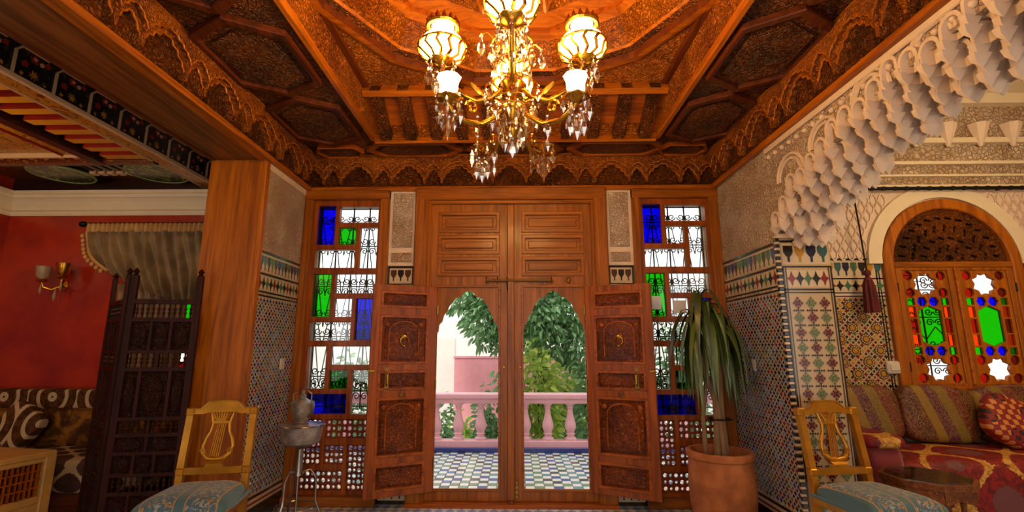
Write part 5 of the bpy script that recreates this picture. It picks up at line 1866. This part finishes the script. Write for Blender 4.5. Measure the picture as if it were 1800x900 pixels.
def make_chair(label):
    t = thing('lyre_chair', label, 'chair', (0, 0, 0), 'gilt lyre back chairs')
    # seat rails and legs
    for s in (-1, 1):
        MB().tube([(s * 0.215, -0.215, 0.41), (s * 0.215, -0.215, 0.34), (s * 0.21, -0.22, 0.0)], [0.03, 0.026, 0.014], 8).build('leg', 'gilt', t, smooth=35)
        MB().box(s * 0.215 - 0.028, s * 0.215 + 0.028, -0.243, -0.187, 0.38, 0.445, ch=0.005).build('corner_block', 'gilt', t)
        back = [(s * 0.185, 0.27, 0.0), (s * 0.188, 0.215, 0.25), (s * 0.19, 0.20, 0.45), (s * 0.19, 0.215, 0.60), (s * 0.188, 0.265, 0.90)]
        b = MB()
        for (p, q) in zip(back, back[1:]):
            w = 0.02
            b.add([(p[0] - w, p[1] - w, p[2]), (p[0] + w, p[1] - w, p[2]), (p[0] + w, p[1] + w, p[2]), (p[0] - w, p[1] + w, p[2]), (q[0] - w, q[1] - w, q[2]), (q[0] + w, q[1] - w, q[2]), (q[0] + w, q[1] + w, q[2]), (q[0] - w, q[1] + w, q[2])],
                  [(0, 1, 2, 3), (4, 5, 6, 7), (0, 1, 5, 4), (1, 2, 6, 5), (2, 3, 7, 6), (3, 0, 4, 7)])
        b.build('back_post', 'gilt', t)
        MB().box(s * 0.188 - 0.026, s * 0.188 + 0.026, 0.24, 0.292, 0.885, 0.935, ch=0.006).build('corner_block', 'gilt', t)
        MB().box(s * 0.19 - 0.025, s * 0.19 + 0.025, 0.185, 0.235, 0.535, 0.58, ch=0.006).build('corner_block', 'gilt', t)
        # side rail
        MB().box(-0.26 + 0.02, 0.205, 0.385, 0.44, 0, 0.028, ch=0.004, M4=XP(s * 0.205 + 0.014)).build('seat_rail', 'gilt', t)
    MB().box(-0.20, 0.20, -0.235, -0.205, 0.385, 0.44, ch=0.004).build('seat_rail', 'gilt', t)
    MB().box(-0.18, 0.18, 0.19, 0.215, 0.385, 0.44, ch=0.004).build('seat_rail', 'gilt', t)
    # the back plane leans: local (x, height) -> (x, y, z)
    by = lambda z_: 0.215 + (z_ - 0.60) * 0.167 if z_ > 0.60 else 0.208
    P3 = lambda x_, z_, d=0.0: Vector((x_, by(z_) + d, z_))
    MB().add([P3(x_, z_, d) for d in (-0.016, 0.016) for x_, z_ in ((-0.17, 0.54), (0.17, 0.54), (0.17, 0.58), (-0.17, 0.58))], [(0, 1, 2, 3), (4, 5, 6, 7), (0, 1, 5, 4), (1, 2, 6, 5), (2, 3, 7, 6), (3, 0, 4, 7)]).build('lower_rail', 'gilt', t)
    crest = [(-0.17, 0.895), (-0.11, 0.895), (-0.085, 0.905), (0.085, 0.905), (0.11, 0.895), (0.17, 0.895), (0.17, 0.93), (0.125, 0.93), (0.10, 0.955), (0.08, 0.972), (0.0, 0.978), (-0.08, 0.972), (-0.10, 0.955), (-0.125, 0.93), (-0.17, 0.93)]
    nC = len(crest)
    MB().add([P3(x_, z_, d) for d in (-0.02, 0.02) for x_, z_ in crest], [tuple(range(nC))[::-1], tuple(range(nC, 2 * nC))] + [(i, (i + 1) % nC, nC + (i + 1) % nC, nC + i) for i in range(nC)]).build('crest_rail', 'gilt', t)
    MB().tube([P3(x_, z_, -0.022) for x_, z_ in crest[6:]], 0.006, 5).build('crest_bead', 'gilt', t)
    # lyre
    ly = MB().add([P3(x_, z_, d) for d in (-0.018, 0.018) for x_, z_ in ((-0.055, 0.58), (0.055, 0.58), (0.045, 0.60), (0.06, 0.615), (-0.06, 0.615), (-0.045, 0.60))],
                  [(0, 1, 2, 3, 4, 5), (6, 7, 8, 9, 10, 11)] + [(i, (i + 1) % 6, 6 + (i + 1) % 6, 6 + i) for i in range(6)]).build('lyre', 'gilt', t)
    for s in (-1, 1):
        q = [(0.0, 0.622), (0.05, 0.628), (0.082, 0.66), (0.088, 0.70), (0.075, 0.745), (0.055, 0.785), (0.048, 0.83), (0.058, 0.87), (0.066, 0.90)]
        MB().tube([P3(s * x_, z_) for x_, z_ in q], [0.018, 0.019, 0.016, 0.013, 0.012, 0.011, 0.012, 0.012, 0.01], 8).build('lyre_arm', 'gilt', ly, smooth=True)
        MB().tube([P3(s * (0.078 + 0.016 * (1 - i / 11 * .7) * cos(i / 11 * 8)), 0.672 + 0.018 * (1 - i / 11 * .7) * sin(i / 11 * 8), -0.014) for i in range(12)], 0.005, 5).build('lyre_scroll', 'gilt', ly)
    for k in range(-2, 3):
        MB().tube([P3(k * 0.013 - 0.012, 0.63, -0.006), P3(k * 0.011 + 0.008, 0.84, -0.006)], 0.0042, 5).build('string', 'gilt', ly)
    MB().add([P3(x_, z_, d) for d in (-0.012, 0.012) for x_, z_ in ((-0.05, 0.835), (0.05, 0.835), (0.05, 0.85), (-0.05, 0.85))], [(0, 1, 2, 3), (4, 5, 6, 7), (0, 1, 5, 4), (1, 2, 6, 5), (2, 3, 7, 6), (3, 0, 4, 7)]).build('lyre_bridge', 'gilt', ly)
    for k in range(-3, 4):
        MB().tube([P3(k * 0.008, 0.85, -0.008), P3(k * 0.0165, 0.90, -0.012)], 0.007, 5).build('shell_rib', 'gilt', ly)
    # upholstered seat, domed and a little wider at the front
    def seat(u, w):
        yy = -0.255 + w * 0.45
        hw = 0.245 - 0.04 * w
        e = max(0, 1 - abs(2 * u - 1) ** 5) * max(0, 1 - abs(2 * w - 1) ** 5)
        return (hw * (2 * u - 1), yy, 0.435 + 0.075 * e ** 0.35 + 0.012 * e)
    b = MB().grid(seat, 28, 24)
    n = len(b.v)
    b.box(-0.235, 0.235, -0.25, 0.19, 0.425, 0.44)
    b.build('seat', 'seat_brocade', t, smooth=60)
    return t


c1 = make_chair('gilt lyre back chair with blue brocade seat standing by the wooden post')
c2 = copy_tree(c1)
c2['label'] = 'gilt lyre back chair with blue brocade seat before the red sofa'
c1.location, c1.rotation_euler = (-1.86, 2.97, 0), (0, 0, radians(12))
c2.location, c2.rotation_euler = (2.06, 3.03, 0), (0, 0, radians(9))

# ------------------------------------------------------------------ metal wash stand
SX, SY = -1.66, 3.86
st = thing('wash_stand', 'chased pewter wash basin on a wire tripod beside the left window', 'wash stand', (SX, SY, 0))
m = M('chased_pewter', 0.3, 0.7)
v = m.coords(False)
m.color(m.mix(m.noise(v, 12, 4).smooth(.3, .7), lin('#8c8580'), lin('#cfc6be'))).bump(m.voronoi(v, 60), 0.5, 0.006)
bas = MB().lathe([(0.03, 0.575), (0.10, 0.58), (0.138, 0.60), (0.15, 0.64), (0.155, 0.705), (0.168, 0.722), (0.170, 0.73), (0.155, 0.732), (0.10, 0.738), (0.05, 0.745)], 28, (SX, SY, 0)).build('basin', 'chased_pewter', st, smooth=40)
MB().tube([(SX + 0.169 * cos(t), SY + 0.169 * sin(t), 0.727) for t in [2 * pi * k / 30 for k in range(30)]], 0.006, 6, closed=True).build('basin_rim', 'pewter', bas, smooth=True)
MB().lathe([(0.05, 0.735), (0.04, 0.75), (0.062, 0.77), (0.076, 0.83), (0.085, 0.885), (0.092, 0.895), (0.08, 0.90), (0.045, 0.915), (0.025, 0.93), (0.03, 0.945), (0.012, 0.96), (0.018, 0.975), (0.004, 0.995)], 20, (SX - 0.01, SY, 0)).build('ewer', 'chased_pewter', st, smooth=40)
MB().tube([(SX + 0.05, SY - 0.02, 0.79), (SX + 0.09, SY - 0.04, 0.82), (SX + 0.10, SY - 0.05, 0.88), (SX + 0.085, SY - 0.04, 0.91)], [0.014, 0.011, 0.009, 0.01], 7).build('spout', 'pewter', st, smooth=True)
MB().tube([(SX - 0.08, SY, 0.87), (SX - 0.085, SY, 0.96), (SX - 0.01, SY, 1.01), (SX + 0.06, SY, 0.96), (SX + 0.06, SY, 0.87)], 0.005, 6).build('ewer_handle', 'pewter', st, smooth=True)
MB().lathe([(0.035, 0.36), (0.028, 0.39), (0.026, 0.55), (0.04, 0.565), (0.028, 0.575), (0.05, 0.60)], 16, (SX, SY, 0)).build('column', 'pewter', st, smooth=40)
for k in range(3):
    a = radians(250 + 120 * k)
    d = Vector((cos(a), sin(a), 0))
    c = Vector((SX, SY, 0))
    MB().tube([c + d * 0.02 + Vector((0, 0, 0.38)), c + d * 0.09 + Vector((0, 0, 0.40)), c + d * 0.13 + Vector((0, 0, 0.34)), c + d * 0.135 + Vector((0, 0, 0.18)), c + d * 0.19 + Vector((0, 0, 0.05)), c + d * 0.21 + Vector((0, 0, 0.012))], 0.0085, 7).build('leg', 'pewter', st, smooth=True)
    MB().ball(c + d * 0.21 + Vector((0, 0, 0.018)), 0.018, 8).build('foot', 'iron', st, smooth=True)
MB().tube([(SX + 0.15 * cos(t), SY + 0.15 * sin(t), 0.14) for t in [2 * pi * k / 24 for k in range(24)]], 0.006, 6, closed=True).build('stretcher_ring', 'pewter', st, smooth=True)
MB().tube([(SX, SY, 0.38), (SX, SY, 0.09)], 0.009, 7).build('drain_pipe', 'pewter', st)

# ------------------------------------------------------------------ potted dracaena
PX_, PY_ = 1.50, 3.76
pp = thing('potted_dracaena', 'drooping dracaena with bare canes in a large terracotta pot', 'potted plant', (PX_, PY_, 0))
m = M('terracotta', 0.8)
v = m.coords(False)
m.color(m.mix(m.noise(v, 7, 5).smooth(.3, .7), lin('#8a4a22'), lin('#b56c38'))).bump(m.noise(v, 40, 3), 0.15, 0.004)
MB().lathe([(0.165, 0.0), (0.195, 0.06), (0.222, 0.20), (0.230, 0.33), (0.224, 0.46), (0.218, 0.52), (0.232, 0.53), (0.236, 0.555), (0.228, 0.575), (0.205, 0.575), (0.198, 0.545), (0.198, 0.49)], 40, (PX_, PY_, 0)).build('pot', 'terracotta', pp, smooth=40)
MB().lathe([(0.198, 0.47), (0.198, 0.505), (0.1, 0.515), (0.001, 0.52)], 20, (PX_, PY_, 0)).build('soil', 'earth', pp, smooth=True)
plain('cane_bark', '#86664a', 0.85, var=0.35)
canes = [((0.02, -0.03), (0.0, -0.05, 0.85), (-0.09, -0.02, 1.22), (-0.12, 0.0, 1.50)), ((-0.04, -0.05), (-0.02, -0.04, 0.80), (-0.02, -0.05, 1.15), (-0.03, -0.05, 1.58)), ((0.05, 0.0), (0.03, -0.02, 0.82), (0.04, -0.02, 1.15), (0.08, 0.0, 1.52)), ((0.0, 0.04), (0.01, 0.01, 0.9), (0.06, 0.05, 1.2), (0.12, 0.06, 1.40)), ((-0.1, 0.0), (-0.1, 0.0, 0.8), (-0.06, -0.01, 1.1), (-0.05, 0.0, 1.66))]
heads = []
for k, (b0, p1, p2, p3) in enumerate(canes):
    q = [(PX_ + b0[0], PY_ + b0[1], 0.48)] + [(PX_ + p[0], PY_ + p[1], p[2]) for p in (p1, p2, p3)]
    MB().tube(q, [0.027, 0.022, 0.018, 0.015] if k < 3 else [0.018, 0.016, 0.015, 0.012], 8).build('cane', 'cane_bark', pp, smooth=True)
    heads.append(q[-1])
MB().tube([(PX_ + 0.01 + 0.085 * cos(t), PY_ - 0.04 + 0.06 * sin(t), 0.80) for t in [2 * pi * k / 18 for k in range(18)]], 0.006, 5, closed=True).build('cane_tie', 'iron', pp)
m = M('strap_leaf', 0.4, 0, 0.15)
oi = m.n('ShaderNodeObjectInfo')
m.color(m.mix(X(m.nt, oi.outputs['Random']), lin('#1f3314'), lin('#5a6a2a')))
rl = random.Random(5)
for hi, h in enumerate(heads):
    for k in range(24):
        a = 2 * pi * k / 24 + rl.uniform(-.25, .25)
        L = rl.uniform(0.42, 0.66)
        rise = rl.uniform(-0.02, 0.10)
        out = rl.uniform(0.08, 0.23)
        w = rl.uniform(0.017, 0.026)
        d = Vector((cos(a), sin(a), 0))
        s = Vector((-sin(a), cos(a), 0))
        z0 = h[2] + rl.uniform(-0.14, 0.06)
        p0 = Vector((h[0], h[1], z0))
        vs_, fs = [], []
        N = 9
        for i in range(N + 1):
            t = i / N
            rr = out * (1 - (1 - t) ** 2.2)
            zz_ = z0 + rise * sin(min(1, t * 3) * pi / 1.4) + 0.02 - (L * max(0, t - 0.08)) * (0.35 + 0.65 * t)
            ww = w * (0.55 + 1.2 * t if t < 0.35 else 1.0 - 0.95 * ((t - .35) / .65) ** 1.6)
            c = Vector((p0.x, p0.y, zz_)) + d * rr
            vs_ += [c - s * ww, c + Vector((0, 0, -0.006)) + d * 0.004, c + s * ww]
        for i in range(N):
            for j in range(2):
                fs.append((i * 3 + j, i * 3 + j + 1, i * 3 + j + 4, i * 3 + j + 3))
        MB().add(vs_, fs).build('leaf', 'strap_leaf', pp, smooth=True, fix=False)

# ------------------------------------------------------------------ red damask sofa of the side room
m = M('red_damask', 0.6)
x, y, z = m.xyz(m.coords(False))
u, w = x * 10.5, (y - z) * 10.5 + 0.6
n = m.noise(m.coords(False), 26, 3, 0.6, 1.0)
cell = u.cos() + w.cos()
lat_ = (cell + (n - 0.5) * 0.6).abs().lt(0.24)
core = (cell.abs() + n * 0.5).gt(1.65)
base = m.mix(n.smooth(.4, .6), lin('#5a060c'), lin('#8c0f10'))
m.color(m.mix(lat_, m.mix(core, base, lin('#6a3a40')), m.mix(n.gt(0.5), lin('#a8701e'), lin('#c79a4a'))))
m = M('red_velvet', 0.6)
m.b.inputs['Sheen Weight'].default_value = 0.5
m.color(lin('#7a0c12'))


def stripes(name, cols, k, slant):
    m = M(name, 0.6)
    x, y, z = m.xyz(m.coords(True))
    s = (x + z * slant) * k
    n = m.noise(m.coords(True), 40, 3, 0.6, 1.5)
    f = s.fract()
    out = lin(cols[0])
    for i, (c, th) in enumerate(zip(cols[1:], (0.26, 0.42, 0.62, 0.80))):
        out = m.mix(f.gt(th), out, lin(c))
    out = m.mix((n - 0.5).abs().lt(0.03), out, lin('#8a6a2c'))
    m.color(out)
    return m.m


stripes('stripe_cushion', ['#45040f', '#846110', '#4a0430', '#6e5610', '#5e0612'], 2.1, 0.28)
m = M('red_gold_weave', 0.65)
x, y, z = m.xyz(m.coords(False))
n = m.noise(m.coords(False), 30, 3, 0.6, 1.0)
u, w = x * 85, z * 85
m.color(m.mix(((u.sin() * w.sin()) + (n - .5) * 0.8).gt(0.1), lin('#7a1410'), m.mix(((u * 0.25).sin() * (w * 0.25).sin()).gt(0.35), lin('#c07a34'), lin('#2a0a10'))))

sf = thing('sofa', 'long red and gold damask sofa under the arched window', 'sofa', (4.1, 4.0, 0))
MB().box(2.62, 5.9, 3.70, 4.36, 0.0, 0.14, ch=0.01).build('base', 'wood_dark_x', sf)
weld(puff(MB(), 2.60, 5.95, 3.60, 4.38, 0.06, 0.545, 7, 18).build('seat', 'red_damask', sf, smooth=True))
weld(puff(MB(), 2.50, 2.78, 3.64, 4.34, 0.20, 0.66, 5, 12).build('armrest', 'red_velvet', sf, smooth=True))
weld(puff(MB(), 2.47, 2.81, 3.61, 4.36, 0.60, 0.70, 4, 12).build('armrest_cap', 'red_damask', sf, smooth=True))
for i, (x0, x1, lab) in enumerate(((2.58, 3.20, 'burgundy and olive striped back cushion at the left end of the red sofa'), (3.205, 3.815, 'burgundy and gold striped back cushion under the left casement'), (3.82, 4.44, 'burgundy and gold striped back cushion under the right casement'), (4.445, 5.1, 'striped back cushion at the right edge of the red sofa'))):
    T = Matrix.Translation(((x0 + x1) / 2, 4.25, 0.765)) @ Matrix.Rotation(radians(-8), 4, 'X') @ Matrix.Rotation(radians((-2, 3, -2, 2)[i]), 4, 'Y')
    c = weld(puff(MB(), -(x1 - x0) / 2, (x1 - x0) / 2, -0.09, 0.09, -0.22, 0.235, 4.5, 12, 0, T).build('back_cushion', 'stripe_cushion', smooth=True))
    tag(c, lab, 'cushion', 'striped cushions of the red sofa')
T = Matrix.Translation((3.93, 4.03, 0.73)) @ Matrix.Rotation(radians(-22), 4, 'X') @ Matrix.Rotation(radians(30), 4, 'Y')
c = weld(puff(MB(), -0.23, 0.23, -0.075, 0.075, -0.2, 0.2, 3.4, 12, 0, T).build('throw_pillow', 'red_gold_weave', smooth=True))
tag(c, 'red and orange woven pillow tilted on the red sofa', 'pillow')

# octagonal coffee table
OX, OY = 2.62, 3.31
ot = thing('octagonal_table', 'small octagonal inlaid wooden table with a glass top', 'table', (OX, OY, 0))
carved('inlay', '#8a4f22', '#5a2a0e', 40, 0.4)
MB().prism(ngon(OX, OY, 0.255, 8, pi / 8), 0.48, 0.515, ZU(0)).build('top', 'inlay', ot)
MB().prism(ngon(OX, OY, 0.23, 8, pi / 8), 0.515, 0.523, ZU(0)).build('glass_top', 'table_glass' if 'table_glass' in MATS else glass('table_glass', (0.8, 0.85, 0.82, 1), 0.35, 0.03), ot)
P8 = ngon(OX, OY, 0.235, 8, pi / 8)
for i in range(8):
    a, b_ = Vector((*P8[i], 0)), Vector((*P8[(i + 1) % 8], 0))
    d = (b_ - a)
    W = d.length
    d.normalize()
    n = Vector((d.y, -d.x, 0))
    T = Matrix(((d.x, 0, n.x, a.x), (d.y, 0, n.y, a.y), (0, 1, 0, 0), (0, 0, 0, 1)))
    MB().prism([(0, 0.40), (0, 0.48), (W, 0.48), (W, 0.40), (W * 0.7, 0.415), (W * 0.5, 0.425), (W * 0.3, 0.415)], -0.012, 0.006, T).build('apron', 'inlay', ot)
    q = Vector((OX, OY, 0)) + (a - Vector((OX, OY, 0))) * 0.72
    if i % 2 == 0:
        MB().lathe([(0.018, 0), (0.022, 0.03), (0.012, 0.06), (0.02, 0.2), (0.014, 0.38), (0.022, 0.44), (0.022, 0.48)], 8, q).build('leg', 'inlay', ot, smooth=40)

# ------------------------------------------------------------------ rear of the hall (behind the camera): unseen wall added, openings sized for the daylight fill
o = panel('wall_rear', rect(-5.17, 6.2, 0, 4.66), [rect(-1.0, 1.0, 0.05, 2.4), rect(-4.4, -3.0, 0.6, 2.4), rect(3.0, 4.8, 0.6, 2.6)], -0.2, 0, 'plaster_cream', None, YP(-1.4))
struct(o, 'plain unseen rear wall added behind the viewer, with openings for daylight fill', 'wall')
